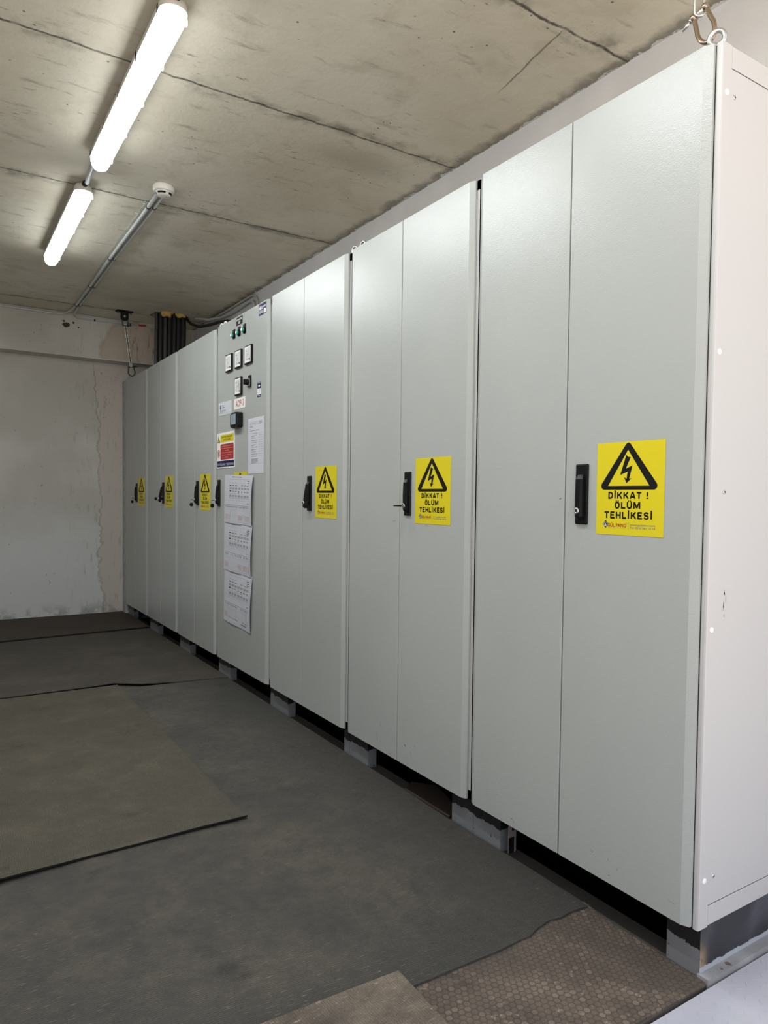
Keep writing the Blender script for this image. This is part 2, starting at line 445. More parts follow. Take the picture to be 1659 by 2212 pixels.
# plinth feet: black steel roughly over-painted grey low down
m_foot = mat('overpainted_plinth_steel', (0.02, 0.02, 0.02), 0.4)
g = G(m_foot)
zz = g.math('ADD', g.z, g.math('MULTIPLY', g.math('SUBTRACT', g.noise(16, 5, 0.7), 0.5), 0.05))
gp = g.ramp(zz, 0.070, 0.073, 1, 0)
c = g.mix(gp, (0.010, 0.010, 0.011), (0.19, 0.195, 0.205))
c = g.mix(g.math('MULTIPLY', g.ramp(g.noise(70, 3), 0.66, 0.68), g.ramp(g.z, 0.05, 0.03)), c, (0.02, 0.03, 0.03))
g.color(c); g.bump(g.noise(22, 4), 0.4, 0.004)
# plinth side below end panel: dark, worn corner, ragged white paint line at its foot
m_pside = mat('worn_black_plinth_side', (0.03, 0.03, 0.035), 0.35)
g = G(m_pside)
c = g.mix(g.ramp(g.noise(7, 4), 0.4, 0.75), (0.020, 0.021, 0.026), (0.060, 0.062, 0.078))
cz = g.math('ADD', g.z, g.math('MULTIPLY', g.math('SUBTRACT', g.noise(30, 4, 0.7), 0.5), 0.02))
worn = g.math('MULTIPLY', g.ramp(g.math('ADD', g.x, g.math('MULTIPLY', g.noise(18, 4), 0.03)), 0.040, 0.085, 1, 0), g.ramp(cz, 0.105, 0.03))
c = g.mix(g.math('MULTIPLY', worn, 0.9), c, (0.42, 0.30, 0.17))
dk = g.ramp(g.noise(45, 4, 0.7), 0.52, 0.60, 0, 0.8)
c = g.mix(g.math('MULTIPLY', worn, dk), c, (0.03, 0.028, 0.025))
low = g.ramp(cz, 0.024, 0.027, 1, 0)
c = g.mix(low, c, (0.42, 0.45, 0.50))
g.color(c)
m_shim = mat('galvanised_bracket', (0.36, 0.31, 0.31), 0.4, 0.4)

# ------------------------------------------------------------------ structure
XW, ZC = 0.61, 2.65
XL = -2.5
YB = 5.95
# ceiling with a real cable hole
b = nbm()
HX, HY, HR, HQ = 0.285, 5.56, 0.165, 0.22
xs = [XL-0.1, HX-HQ, HX+HQ, XW+0.25]; ys = [-0.45, HY-HQ, HY+HQ, 6.4]
for i in range(3):
    for j in range(3):
        if i == 1 and j == 1: continue
        b.faces.new([b.verts.new(p) for p in ((xs[i], ys[j], ZC), (xs[i], ys[j+1], ZC), (xs[i+1], ys[j+1], ZC), (xs[i+1], ys[j], ZC))])
N = 32
inn, out_, tp = [], [], []
for k in range(N):
    a = 2*math.pi*k/N + math.pi/4
    cx, sy = math.cos(a), math.sin(a)
    w = 1 + 0.05*math.sin(3*a)
    inn.append(b.verts.new((HX+HR*cx*w, HY+HR*sy*w*0.85, ZC)))
    tp.append(b.verts.new((HX+HR*cx*w, HY+HR*sy*w*0.85, ZC+0.25)))
    m_ = max(abs(cx), abs(sy))
    out_.append(b.verts.new((HX+HQ*cx/m_, HY+HQ*sy/m_, ZC)))
for k in range(N):
    q = (k+1) % N
    b.faces.new([out_[k], out_[q], inn[q], inn[k]])
    b.faces.new([inn[k], inn[q], tp[q], tp[k]])
b.faces.new(tp[::-1])
box(b, XL-0.1, XW+0.25, -0.45, 6.4, ZC+0.26, ZC+0.3)
box(b, XL-0.1, XW+0.25, -0.49, -0.45, ZC, ZC+0.3)
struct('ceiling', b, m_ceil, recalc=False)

b = nbm(); box(b, XW, XW+0.2, -0.45, 6.4, -0.05, ZC+0.001); struct('wall_right', b, m_wallr)
b = nbm(); box(b, XL-0.1, 0.0, 6.13, 6.35, -0.05, 2.33); box(b, 0.0, XW, 6.13, 6.35, -0.05, 2.33)
struct('wall_back', b, m_wallb)
b = nbm(); box(b, XL-0.1, XW, YB, 6.35, 2.285, ZC); struct('trim_1', b, m_wallb)          # dropped beam over the back wall
b = nbm(); box(b, 0.004, 0.05, 6.004, 6.13, 0.0, 2.13)
m_strip = mat('blue_grey_filler', (0.33, 0.36, 0.37), 0.7)
g = G(m_strip); g.color(g.mix(g.ramp(g.noise(14, 5, 0.7), 0.45, 0.65), (0.36, 0.39, 0.40), (0.52, 0.50, 0.45)))
struct('trim_2', b, m_strip)                                                                    # grey filler strip between last cabinet and wall
b = nbm(); box(b, XL-0.2, XL, -0.45, 6.35, -0.05, ZC+0.001); struct('wall_left', b, m_wallr)
b = nbm(); box(b, XL-0.1, 0.088, 0.04, 6.35, -0.06, 0.0); box(b, 0.088, XW, 0.04, 0.20, -0.06, 0.0); box(b, 0.02, XW+0.1, 0.14, 6.35, -0.80, -0.70, 1); box(b, 0.02, 0.088, 0.2, 6.35, -0.75, -0.06, 1)
box(b, 0.02, XW+0.1, 0.14, 0.20, -0.75, -0.06, 1); box(b, 0.02, XW+0.1, 6.30, 6.35, -0.75, -0.05, 1); box(b, XW, XW+0.1, 0.14, 6.35, -0.75, -0.05, 1)
struct('floor', b, [m_floor, m_void])      # with the open cable trench below the cabinets, its shade coloured in as black
b = nbm(); box(b, 0.024, XW, 0.036, 0.066, -0.05, 0.013)
struct('trim_3', b, m_sill)                                                                     # painted sill along the end of the row

# tread plate outside (floor of the landing) with raised tears
b = nbm(); box(b, -4.0, 2.0, -1.9, 0.031, -0.06, 0.0)
def tear(bm, cx, cy, ang, L=0.022, Wd=0.0045, H=0.0012):
    c, s = math.cos(ang), math.sin(ang)
    n = 6; top = []; rim = []
    for k in range(n+1):
        t = -1+2*k/n
        w = Wd*0.5*(1-t*t)
        for sg in (1, -1):
            rim.append(((t*L/2, sg*w), sg, k))
    R = {}
    for (p, sg, k) in rim:
        x = cx + p[0]*c - p[1]*s; y = cy + p[0]*s + p[1]*c
        R[(k, sg)] = bm.verts.new((x, y, 0.0002))
    T = {}
    for k in range(n+1):
        t = -1+2*k/n
        T[k] = bm.verts.new((cx + t*L/2*c, cy + t*L/2*s, 0.0002+H*(1-t*t)))
    for k in range(n):
        for sg in (1, -1):
            try:
                f = bm.faces.new([R[(k, sg)], R[(k+1, sg)], T[k+1], T[k]]); f.smooth = True
            except ValueError: pass
for i in range(-14, 30):
    for j in range(0, 22):
        x = i*0.030 + (0.015 if j % 2 else 0); y = 0.018 - j*0.026
        tear(b, x, y, math.radians(25 if (i+j//2) % 2 else 115) + 0.35)
struct('floor_landing', b, m_plate)

# ------------------------------------------------------------------ rubber mats
def slab(name, label, pts, z0, z1, m, wav=0.0, sub=0.09, lift=None, side=None):
    """mat outline (ccw, world XY); top surface gently uneven"""
    bm = nbm()
    P = []
    n = len(pts)
    for i in range(n):
        a = Vector(pts[i]); c = Vector(pts[(i+1) % n]); k = max(1, int((c-a).length/sub))
        for q in range(k): P.append(a + (c-a)*q/k)
    def hz(p, amp): return amp*(math.sin(p[0]*5.1+p[1]*2.3)*0.5 + math.sin(p[1]*7.7-p[0]*3.0)*0.5)
    lo = [bm.verts.new((p[0], p[1], z0)) for p in P]
    hi = [bm.verts.new((p[0], p[1], z1-0.001)) for p in P]
    ctr = [sum(p[0] for p in P)/len(P), sum(p[1] for p in P)/len(P)]
    ins = [bm.verts.new((p[0]+(ctr[0]-p[0])*0.004, p[1]+(ctr[1]-p[1])*0.004, z1)) for p in P]
    m_ = len(P)
    for i in range(m_):
        j = (i+1) % m_
        bm.faces.new([lo[i], lo[j], hi[j], hi[i]]).material_index = 1; bm.faces.new([hi[i], hi[j], ins[j], ins[i]])
    bm.faces.new(ins); bm.faces.new(lo[::-1])
    if lift:
        yf, amt, ln_ = lift
        for q in (0.15, 0.35, 0.6, 1.0, 1.6, 2.4):
            bmesh.ops.bisect_plane(bm, geom=bm.verts[:]+bm.edges[:]+bm.faces[:], plane_co=(0, yf+q*ln_, 0), plane_no=(0, 1, 0))
        for v in bm.verts:
            v.co.z += amt*math.exp(-max(0, v.co.y-yf)/ln_)*(0.65+0.35*math.sin(v.co.x*9+1))
    for f in bm.faces: f.normal_update()
    bmesh.ops.triangulate(bm, faces=[f for f in bm.faces if len(f.verts) > 4])
    for v in bm.verts:
        v.co.z += hz(v.co, wav)
    o = obj(name, bm, [m, side or m])
    return tag(o, label, 'floor mat', 'rubber mats on the floor')

wavy = [(0.020, 0.402), (-0.03, 0.409), (-0.075, 0.404), (-0.109, 0.412), (-0.16, 0.402), (-0.20, 0.388), (-0.234, 0.389), (-0.30, 0.385), (-0.40, 0.388),
        (-0.553, 0.391), (-0.64, 0.415), (-0.75, 0.425), (-0.90, 0.42), (-1.3, 0.41), (-2.3, 0.40)]
slab('rubber_mat', 'long dark ribbed rubber mat running beside the cabinets under the other mats',
     [(0.022, 0.402)] + [(0.018, 0.9), (0.024, 1.5), (0.020, 2.2), (0.026, 3.32)] + [(-2.3, 3.5)] + wavy[::-1][:-1], 0.0055, 0.0125, m_mat_d)
slab('rubber_mat', 'brown honeycomb rubber mat at the corner of the nearest cabinet',
     [(0.040, 0.43), (0.030, 0.38), (0.026, 0.30), (0.027, 0.066), (0.020, 0.038), (-0.242, 0.046), (-0.60, 0.052), (-1.3, 0.06), (-1.3, 0.45), (-0.3, 0.43)], 0.0, 0.0055, m_mat_e)
slab('rubber_mat', 'small worn offcut of ribbed mat at the bottom edge of the photo',
     [(-0.554, 0.446), (-0.715, 0.452), (-0.95, 0.46), (-0.95, 0.12), (-0.562, 0.12), (-0.556, 0.30)], 0.0130, 0.0185, m_mat_f)
slab('rubber_mat', 'large olive rubber mat lying loose at left with a raised front edge',
     [(-0.560, 1.398), (-0.564, 1.7), (-0.561, 2.1), (-0.567, 2.6), (-0.572, 3.44), (-2.3, 3.44), (-2.3, 1.33), (-1.6, 1.34), (-1.247, 1.373), (-1.05, 1.392), (-0.908, 1.395), (-0.73, 1.398)], 0.0135, 0.020, m_mat_c, lift=(1.36, 0.012, 0.08), side=m_blackm)
slab('rubber_mat', 'grey ribbed rubber mat across the far part of the floor',
     [(0.024, 3.30), (0.024, 4.2), (0.024, 5.19), (-2.3, 5.12), (-2.3, 3.46), (-1.15, 3.475), (-0.707, 3.485), (-0.578, 3.50), (-0.45, 3.40), (-0.25, 3.34)], 0.0132, 0.0185, m_mat_b)
slab('rubber_mat', 'darkest brown rubber mat against the back wall',
     [(0.022, 5.20), (0.024, 6.0), (0.003, 6.003), (0.003, 6.128), (-2.3, 6.128), (-2.3, 5.08), (-1.04, 5.11), (-0.55, 5.15), (-0.018, 5.20)], 0.0190, 0.030, m_mat_a, side=m_blackm)
slab('rubber_offcut', 'dark crumpled piece of rubber sticking out from under the second cabinet', [(0.026, 1.33), (0.030, 1.05), (0.075, 1.07), (0.120, 1.17), (0.150, 1.30), (0.09, 1.38)], 0.0005, 0.010, m_mat_a, wav=0.0)

# ------------------------------------------------------------------ text / print helpers (u to the viewer's right = -Y, v = Z, out = -X)
class Sheet:
    def __init__(s, ytop_left, z_bottom, w, h, x=-0.0006, thick=0.0004):
        s.Y = ytop_left; s.Z = z_bottom; s.w = w; s.h = h; s.x = x; s.t = thick; s.bm = nbm(); s.lift = 0.0
    def p(s, u, v, d=0.0):
        return (s.x - s.t - d, s.Y - u*s.w, s.Z + v*s.h)
    def base(s, mi=0, bow=0.0, corners=None):
        box(s.bm, s.x-s.t, s.x+0.0, s.Y-s.w, s.Y, s.Z, s.Z+s.h, mi)
    def poly(s, pts, mi, lay=1):
        vs = [s.bm.verts.new(s.p(u, v, 0.00015*lay)) for u, v in pts]
        f = s.bm.faces.new(vs); f.material_index = mi
        if len(vs) > 4:
            f.normal_update(); bmesh.ops.triangulate(s.bm, faces=[f])
    def rect(s, u0, u1, v0, v1, mi, lay=1):
        s.poly([(u0, v0), (u1, v0), (u1, v1), (u0, v1)], mi, lay)
    def rrect(s, u0, u1, v0, v1, r, mi, lay=1):
        pts = []
        ry = r*s.w/s.h
        for cx, cy, a0 in ((u1-r, v1-ry, 0), (u0+r, v1-ry, 90), (u0+r, v0+ry, 180), (u1-r, v0+ry, 270)):
            for k in range(5):
                a = math.radians(a0+k*22.5); pts.append((cx+r*math.cos(a), cy+ry*math.sin(a)))
        s.poly(pts, mi, lay)
    def ell(s, cu, cv, ru, rv, mi, lay=1, n=20):
        s.poly([(cu+ru*math.cos(2*math.pi*k/n), cv+rv*math.sin(2*math.pi*k/n)) for k in range(n)], mi, lay)
    def ringell(s, cu, cv, ru, rv, tk, mi, lay=1, n=24):
        for k in range(n):
            a, b2 = 2*math.pi*k/n, 2*math.pi*(k+1)/n
            s.poly([(cu+ru*math.cos(a), cv+rv*math.sin(a)), (cu+ru*math.cos(b2), cv+rv*math.sin(b2)),
                    (cu+ru*(1-tk)*math.cos(b2), cv+rv*(1-tk)*math.sin(b2)), (cu+ru*(1-tk)*math.cos(a), cv+rv*(1-tk)*math.sin(a))], mi, lay)
    def text(s, txt, u0, u1, v0, v1, mi, lay=2, bold=0.0, space=1.0):
        cu = bpy.data.curves.new('lettering', 'FONT'); cu.body = txt; cu.offset = bold; cu.space_character = space
        cu.resolution_u = 3
        o = bpy.data.objects.new('lettering', cu)
        me = bpy.data.meshes.new_from_object(o)
        if len(me.vertices):
            xs_ = [v.co.x for v in me.vertices]; ys_ = [v.co.y for v in me.vertices]
            x0, x1, y0, y1 = min(xs_), max(xs_), min(ys_), max(ys_)
            vs = [s.bm.verts.new(s.p(u0+(v.co.x-x0)/(x1-x0)*(u1-u0), v0+(v.co.y-y0)/(y1-y0)*(v1-v0), 0.00015*lay)) for v in me.vertices]
            for f in me.polygons:
                try:
                    q = s.bm.faces.new([vs[i] for i in f.vertices]); q.material_index = mi
                except ValueError: pass
        bpy.data.objects.remove(o); bpy.data.curves.remove(cu); bpy.data.meshes.remove(me)
    def done(s, name, mats, label, cat, group=None):
        o = obj(name, s.bm, mats, recalc=False)
        return tag(o, label, cat, group)

# heavy block capitals drawn as strokes on a unit box
def _arc(cx, cy, rx, ry, a0, a1, n=8):
    return [(cx+rx*math.cos(math.radians(a0+(a1-a0)*k/n)), cy+ry*math.sin(math.radians(a0+(a1-a0)*k/n))) for k in range(n+1)]
GLY = {
 'D': [[(0.13, 0), (0.13, 1)], [(0.0, 0.93), (0.45, 0.93)] + _arc(0.45, 0.5, 0.42, 0.43, 90, -90, 10) + [(0.0, 0.07)]],
 'I': [[(0.5, 0), (0.5, 1)]], 'K': [[(0.13, 0), (0.13, 1)], [(0.88, 1.0), (0.26, 0.42)], [(0.42, 0.60), (0.92, 0.0)]],
 'A': [[(0.08, 0), (0.46, 1.0)], [(0.92, 0), (0.54, 1.0)], [(0.2, 0.27), (0.8, 0.27)], [(0.42, 0.93), (0.58, 0.93)]], 'T': [[(0, 0.91), (1, 0.91)], [(0.5, 0), (0.5, 0.95)]],
 '!': [[(0.5, 0.34), (0.5, 1.0)], [(0.5, 0), (0.5, 0.20)]],
 'O': [_arc(0.5, 0.5, 0.38, 0.43, 0, 360, 20)], 'L': [[(0.14, 0), (0.14, 1)], [(0.05, 0.08), (1, 0.08)]],
 'U': [[(0.13, 1), (0.13, 0.42)] + _arc(0.5, 0.42, 0.37, 0.35, 180, 360, 10) + [(0.87, 1)]],
 'M': [[(0.10, 0), (0.10, 1)], [(0.90, 0), (0.90, 1)], [(0.14, 1), (0.5, 0.12)], [(0.86, 1), (0.5, 0.12)]],
 'E': [[(0.13, 0), (0.13, 1)], [(0.05, 0.92), (0.95, 0.92)], [(0.05, 0.51), (0.86, 0.51)], [(0.05, 0.08), (1, 0.08)]],
 'H': [[(0.13, 0), (0.13, 1)], [(0.87, 0), (0.87, 1)], [(0.13, 0.5), (0.87, 0.5)]],
 'S': [_arc(0.5, 0.72, 0.36, 0.21, 20, 270, 10) + _arc(0.5, 0.29, 0.38, 0.22, 90, -165, 10)]}
GW = {'I': 0.26, '!': 0.26, 'M': 0.95, 'K': 0.80, 'A': 0.84, ' ': 0.35, 'L': 0.62, 'E': 0.66, 'T': 0.70}
def block_text(s, txt, u0, u1, v0, v1, mi, lay=2):
    """txt uses İ Ö Ü; fills the box (dots rise above v1)"""
    base_ = {'İ': 'I', 'Ö': 'O', 'Ü': 'U'}
    H_ = (v1-v0)*s.h
    gap = 0.20
    ws = [GW.get(base_.get(ch, ch), 0.74) for ch in txt]
    tot = sum(ws)+gap*(len(txt)-1)
    k = (u1-u0)*s.w/tot         # metres per glyph unit
    th = 0.285*min(k, H_*0.9)
    x = u0*s.w
    cnt = [0]
    def quad(P, Q, ext=0.0):
        P, Q = Vector(P), Vector(Q); d = (Q-P)
        if d.length < 1e-7: return
        d.normalize(); nn = Vector((-d.y, d.x))*th/2
        P = P-d*ext; Q = Q+d*ext
        cnt[0] += 1
        s.poly([((p.x)/s.w, (p.y)/s.h) for p in (P-nn, Q-nn, Q+nn, P+nn)], mi, lay + 0.02*(cnt[0] % 40))
    for ch, w in zip(txt, ws):
        gname = base_.get(ch, ch); W_ = w*k
        for pl in GLY.get(gname, []):
            pp = [(x+a*W_, v0*s.h+b_*H_) for a, b_ in pl]
            for i_ in range(len(pp)-1):
                quad(pp[i_], pp[i_+1], th*0.10 if len(pp) > 3 else 0)
        if ch == 'İ': s.poly([((x+W_/2+a*th*.5)/s.w, (v1*s.h+th*0.55+b_*th*.5)/s.h) for a, b_ in ((-1, -1), (1, -1), (1, 1), (-1, 1))], mi, lay)
        if ch in 'ÖÜ':
            for o_ in (-0.75, 0.75):
                s.poly([((x+W_/2+o_*th+a*th*.42)/s.w, (v1*s.h+th*0.50+b_*th*.40)/s.h) for a, b_ in ((-1, -1), (1, -1), (1, 1), (-1, 1))], mi, lay)
        x += (w+gap)*k

# rounded outline of a thick triangle
def round_tri(pts, r, n=7):
    out = []
    m_ = len(pts)
    for i in range(m_):
        p = Vector(pts[i]); a = (Vector(pts[i-1])-p).normalized(); c = (Vector(pts[(i+1) % m_])-p).normalized()
        half = a.angle(c)/2
        d = r/math.tan(half); bis = (a+c).normalized(); cen = p + bis*(r/math.sin(half))
        s0 = p + a*d - cen; s1 = p + c*d - cen
        a0 = math.atan2(s0.y, s0.x); a1 = math.atan2(s1.y, s1.x)
        while a1-a0 > math.pi: a1 -= 2*math.pi
        while a1-a0 < -math.pi: a1 += 2*math.pi
        for k in range(n+1):
            t = a0+(a1-a0)*k/n
            out.append((cen.x+r*math.cos(t), cen.y+r*math.sin(t)))
    return out

BOLT = [(0.437, 0.848), (0.462, 0.826), (0.500, 0.820), (0.427, 0.697), (0.535, 0.737), (0.470, 0.594), (0.517, 0.598), (0.432, 0.548),
        (0.393, 0.616), (0.428, 0.598), (0.454, 0.672), (0.338, 0.638)]
def warn_sticker(Y, Z, w, h, label):
    s = Sheet(Y, Z, w, h)
    s.base(0)
    # thick rounded triangle: outer black, inner yellow on top
    outer = round_tri([(0.475*w, 1.012*h), (0.955*w, 0.488*h), (0.025*w, 0.488*h)][::-1], 0.042*w*1.1)
    s.poly([(a/w, c/h) for a, c in outer], 1, 1)
    s.poly([(0.475, 0.912), (0.793, 0.529), (0.182, 0.529)], 0, 2)
    # bolt split in convex-ish pieces
    bo = [(0.452, 0.862), (0.474, 0.838), (0.516, 0.832), (0.448, 0.712), (0.545, 0.745), (0.500, 0.602), (0.536, 0.611), (0.462, 0.556),
          (0.424, 0.622), (0.462, 0.606), (0.474, 0.680), (0.364, 0.646)]
    s.poly(bo, 1, 3)
    block_text(s, 'DİKKAT !', 0.190, 0.780, 0.392, 0.462, 1)
    block_text(s, 'ÖLÜM', 0.290, 0.670, 0.286, 0.357, 1)
    block_text(s, 'TEHLİKESİ', 0.135, 0.842, 0.178, 0.250, 1)
    # maker's mark: dark diamond with ringed flame
    cu, cv = 0.155, 0.112
    s.poly([(cu-0.048, cv), (cu, cv-0.042), (cu+0.048, cv), (cu, cv+0.042)], 3, 1)
    s.ringell(cu, cv, 0.030, 0.025, 0.2, 4, 2, 16)
    s.poly([(cu-0.009, cv-0.014), (cu+0.009, cv-0.014), (cu+0.004, cv+0.006), (cu, cv+0.012)], 4, 2)
    s.text('GÜL PANO', 0.185, 0.475, 0.085, 0.132, 2, 3, 0.02)
    s.text('ELEKTRİK SAN. TİC. LTD. ŞTİ.', 0.20, 0.455, 0.068, 0.080, 5, 2)
    s.ell(0.482, 0.130, 0.005, 0.005, 5, 2, 8)
    s.rect(0.5035, 0.5065, 0.060, 0.145, 5, 1)
    s.text('www.gulpano.com', 0.525, 0.885, 0.098, 0.126, 5, 2, 0.012)
    s.text('Tel: 0216 661 18 18', 0.525, 0.885, 0.072, 0.094, 5, 2, 0.012)
    return s.done('warning_sticker', [m_yel, m_ink, m_red, m_navy, m_white, m_grey], label, 'warning sticker', 'yellow death-danger stickers on the cabinet doors')

# ------------------------------------------------------------------ cabinets
ZB, ZT = 0.12, 2.12
def door(parent, yr, yl, cr, cl, marks=()):
    """door leaf from y=yr (viewer's right) to y=yl; cr/cl: chamfered hinge edge on that side"""
    b = nbm()
    pts = []
    if cr: pts += [(0.0155, yr), (0.0090, yr), (0.0, yr+0.020)]
    else:  pts += [(0.0142, yr), (0.0012, yr), (0.0, yr+0.0012)]
    if cl: pts += [(0.0, yl-0.020), (0.0090, yl), (0.0155, yl)]
    else:  pts += [(0.0, yl-0.0012), (0.0012, yl), (0.0142, yl)]
    prism(b, pts, lambda a, c, h: (a, c, h), ZB, ZT)
    bmesh.ops.bevel(b, geom=[e for e in b.edges if abs(e.verts[0].co.z-e.verts[1].co.z) < 1e-6], offset=0.0012, segments=2, affect='EDGES')
    for (y, z, dy, dz) in marks:
        for k in range(3):
            a, c_ = random.uniform(-.5, .5)*dy, random.uniform(-.5, .5)*dz
            w, h = abs(dy)*random.uniform(.12, .4)+.0006, abs(dz)*random.uniform(.15, .5)+.0006
            v = [b.verts.new((-0.0002, y+a+sy*w/2, z+c_+sz*h/2)) for sy, sz in ((-1, -.6), (1, -1), (.8, .8), (-.7, 1))]
            f = b.faces.new(v); f.material_index = 1
    return obj('door', b, [m_paint, m_grey], parent)

def handle(dr, y0, y1, z0=1.042, z1=1.202, lift=0.0):
    """swing handle: escutcheon + lever + lock"""
    yc = (y0+y1)/2; w = y1-y0
    b = nbm()
    rbox(b, -0.0065, 0.001, y0, y1, z0, z1, 0.003, 2)
    # lever (tapered bar, may be tilted out)
    pts = []
    n = 10
    za, zb = z0+0.012, z1-0.028
    hw = w*0.30
    prof = [(0.006, 0.0), (0.013, 0.1), (0.015, 0.5), (0.014, 0.92), (0.006, 1.0)]
    bb = nbm()
    rings = []
    for d, t in prof:
        z = zb+(za-zb)*t; l = lift*t
        ww = hw*(1.0 if 0 < t < 1 else 0.75)
        rings.append([bb.verts.new(p) for p in ((-0.005-l*0.8, yc+ww, z), (-0.005-d*0.75-l, yc+ww, z), (-0.005-d-l, yc+ww*0.55, z), (-0.005-d-l, yc-ww*0.55, z), (-0.005-d*0.75-l, yc-ww, z), (-0.005-l*0.8, yc-ww, z))])
    for A, B in zip(rings, rings[1:]):
        for k in range(6): bb.faces.new([A[k], A[(k+1) % 6], B[(k+1) % 6], B[k]])
    bb.faces.new(rings[0]); bb.faces.new(rings[-1])
    merge(b, bb, 0)
    obj('handle', b, m_black, dr)
    b = nbm()
    zl = z0+0.036
    lathe(b, [(0.0085, 0), (0.0085, 0.016+lift*0.8), (0.007, 0.0175+lift*0.8), (0.0045, 0.0176+lift*0.8), (0.004, 0.0165+lift*0.8)], (-0.004, yc+hw*0.25, zl), (-1, 0, 0), 18, 0)
    box(b, -0.0225-lift*0.8, -0.0210-lift*0.8, yc+hw*0.25-0.001, yc+hw*0.25+0.001, zl-0.003, zl+0.003, 1)
    o = obj('lock_cylinder', b, [m_chrome, m_ink], dr); tag(o, 'silver key lock in the black handle')
    return yc+hw*0.25, zl

CABS = [ # y_right, y_left, seam, label
 (0.078, 0.900, 0.498, 'nearest light grey double-door cabinet with its white side panel showing'),
 (0.928, 1.750, 1.347, 'second light grey double-door cabinet from the camera, a key in its lock'),
 (1.782, 2.601, 2.200, 'third light grey double-door cabinet from the camera, beside the instrument cabinet'),
 (2.631, 3.447, None,  'light grey single-door cabinet with meters, green lamps and papers on its door'),
 (3.482, 4.313, 3.903, 'light grey double-door cabinet just left of the instrument cabinet'),
 (4.335, 5.177, 4.764, 'second farthest light grey double-door cabinet, under the black cables'),
 (5.203, 5.996, 5.622, 'farthest light grey double-door cabinet, next to the stained back wall')]
BND = [0.063, 0.913, 1.766, 2.616, 3.4645, 4.324, 5.190, 6.003]
XBK = 0.575
FEET = [((0.063, 0.154), (0.818, 0.912)), ((0.914, 1.030), (1.706, 1.765)), ((1.767, 1.819), (2.53, 2.615)), ((2.617, 2.650), (3.37, 3.4635)),
        ((3.4655, 3.480), (4.215, 4.323)), ((4.325, 4.345), (5.08, 5.189)), ((5.191, 5.20), (5.80, 6.002))]
FEET = [((0.063, 0.154), (0.776, 0.912)), ((0.914, 1.031), (1.610, 1.765)), ((1.767, 1.817), (2.415, 2.615)), ((2.617, 2.644), (3.269, 3.463)),
        ((3.466, 3.477), (4.091, 4.322)), ((4.326, 4.336), (4.95, 5.188)), ((5.191, 5.21), (5.79, 6.002))]
cabs = []; locks = []
MARKS = {(0, 'R'): [(0.373, 0.182, .012, .01), (0.316, 0.181, .004, .006), (0.287, 0.171, .004, .008), (0.313, 0.142, .006, .004), (0.125, 0.162, .02, .001)],
         (0, 'L'): [(0.513, 1.110, .012, .006), (0.690, 0.142, .02, .008), (0.762, 0.196, .003, .003)],
         (1, 'L'): [(1.634, 1.017, .02, .004), (1.387, 1.020, .03, .005), (1.492, 0.169, .004, .03), (1.467, 0.226, .004, .03), (1.397, 0.131, .01, .006)],
         (1, 'R'): [(1.172, 1.010, .035, .005), (1.287, 0.192, .012, .012), (1.252, 0.181, .01, .015), (1.226, 0.212, .004, .012)],
         (4, 'L'): [(4.000, 0.189, .022, .014)], (5, 'R'): [(4.478, 1.001, .03, .003)]}
for i, (yr, yl, sm, lab) in enumerate(CABS):
    t = thing('electrical_cabinet', lab, 'electrical cabinet', (0.3, (BND[i]+BND[i+1])/2, 0.0), 'row of light grey cabinets')
    y0, y1 = BND[i]+0.0006, BND[i+1]-0.0006
    # body shell (sides, top, bottom, back) with front frame
    b = nbm()
    fx = 0.017 if i else 0.0225
    if i == 0: y0 = 0.0668
    box(b, fx, XBK, y0, y0+0.002, ZB, ZT)
    box(b, fx, XBK, y1-0.002, y1, ZB, ZT)
    box(b, fx, XBK, y0, y1, ZT-0.002, ZT)
    box(b, fx, XBK, y0, y1, ZB, ZB+0.002)
    box(b, XBK-0.002, XBK, y0, y1, ZB, ZT)
    box(b, fx, fx+0.02, y0, y0+0.03, ZB, ZT); box(b, fx, fx+0.02, y1-0.03, y1, ZB, ZT)
    box(b, fx, fx+0.02, y0, y1, ZB, ZB+0.03); box(b, fx, fx+0.02, y0, y1, ZT-0.03, ZT)
    if sm: box(b, fx+0.004, fx+0.02, sm-0.03, sm+0.03, ZB, ZT, 1)
    obj('body', b, [m_frame, m_gap], t)
    lk = None
    if sm:
        dr = door(t, yr, sm-0.0024, True, False, MARKS.get((i, 'R'), ()))
        door(t, sm+0.0024, yl, False, True, MARKS.get((i, 'L'), ()))
    else:
        dr = door(t, yr, yl, True, True)
    HP = {0: (0.411, 0.454, 0.0), 1: (1.267, 1.308, 0.0), 2: (2.100, 2.141, 0.016), 3: (3.372, 3.415, 0.006), 4: (3.806, 3.850, 0.004), 5: (4.658, 4.705, 0.022), 6: (5.524, 5.566, 0.0)}[i]
    lk = handle(dr, HP[0], HP[1], lift=HP[2]); locks.append(lk)
    # plinth: two painted feet at the front, black sides and back added to keep the opening dark
    for (fa, fb) in FEET[i]:
        b = nbm(); box(b, 0.028, 0.068, fa+0.0004, fb-0.0004, 0.0, ZB)
        obj('plinth_foot', b, m_foot, t)
    b = nbm()
    box(b, 0.07, XBK, y0, y0+0.003, 0.0, ZB); box(b, 0.07, XBK, y1-0.003, y1, 0.0, ZB); box(b, XBK-0.01, XBK, y0, y1, 0.0, ZB)
    box(b, 0.40, 0.402, y0, y1, 0.0, ZB)
    obj('plinth', b, m_void, t)
    cabs.append(t)

# bracket plates seen in the plinth openings
for y in (0.748,):
    b = nbm(); box(b, 0.030, 0.060, 0.7380, 0.7405, 0.012, 0.105); box(b, 0.030, 0.052, 0.7375, 0.738, 0.012, 0.060, 1)
    lathe(b, [(0.005, 0), (0.005, 0.001)], (0.047, 0.738, 0.085), (0, -1, 0), 12, 1)
    obj('plinth_bracket', b, [m_shim, m_ink], cabs[0])

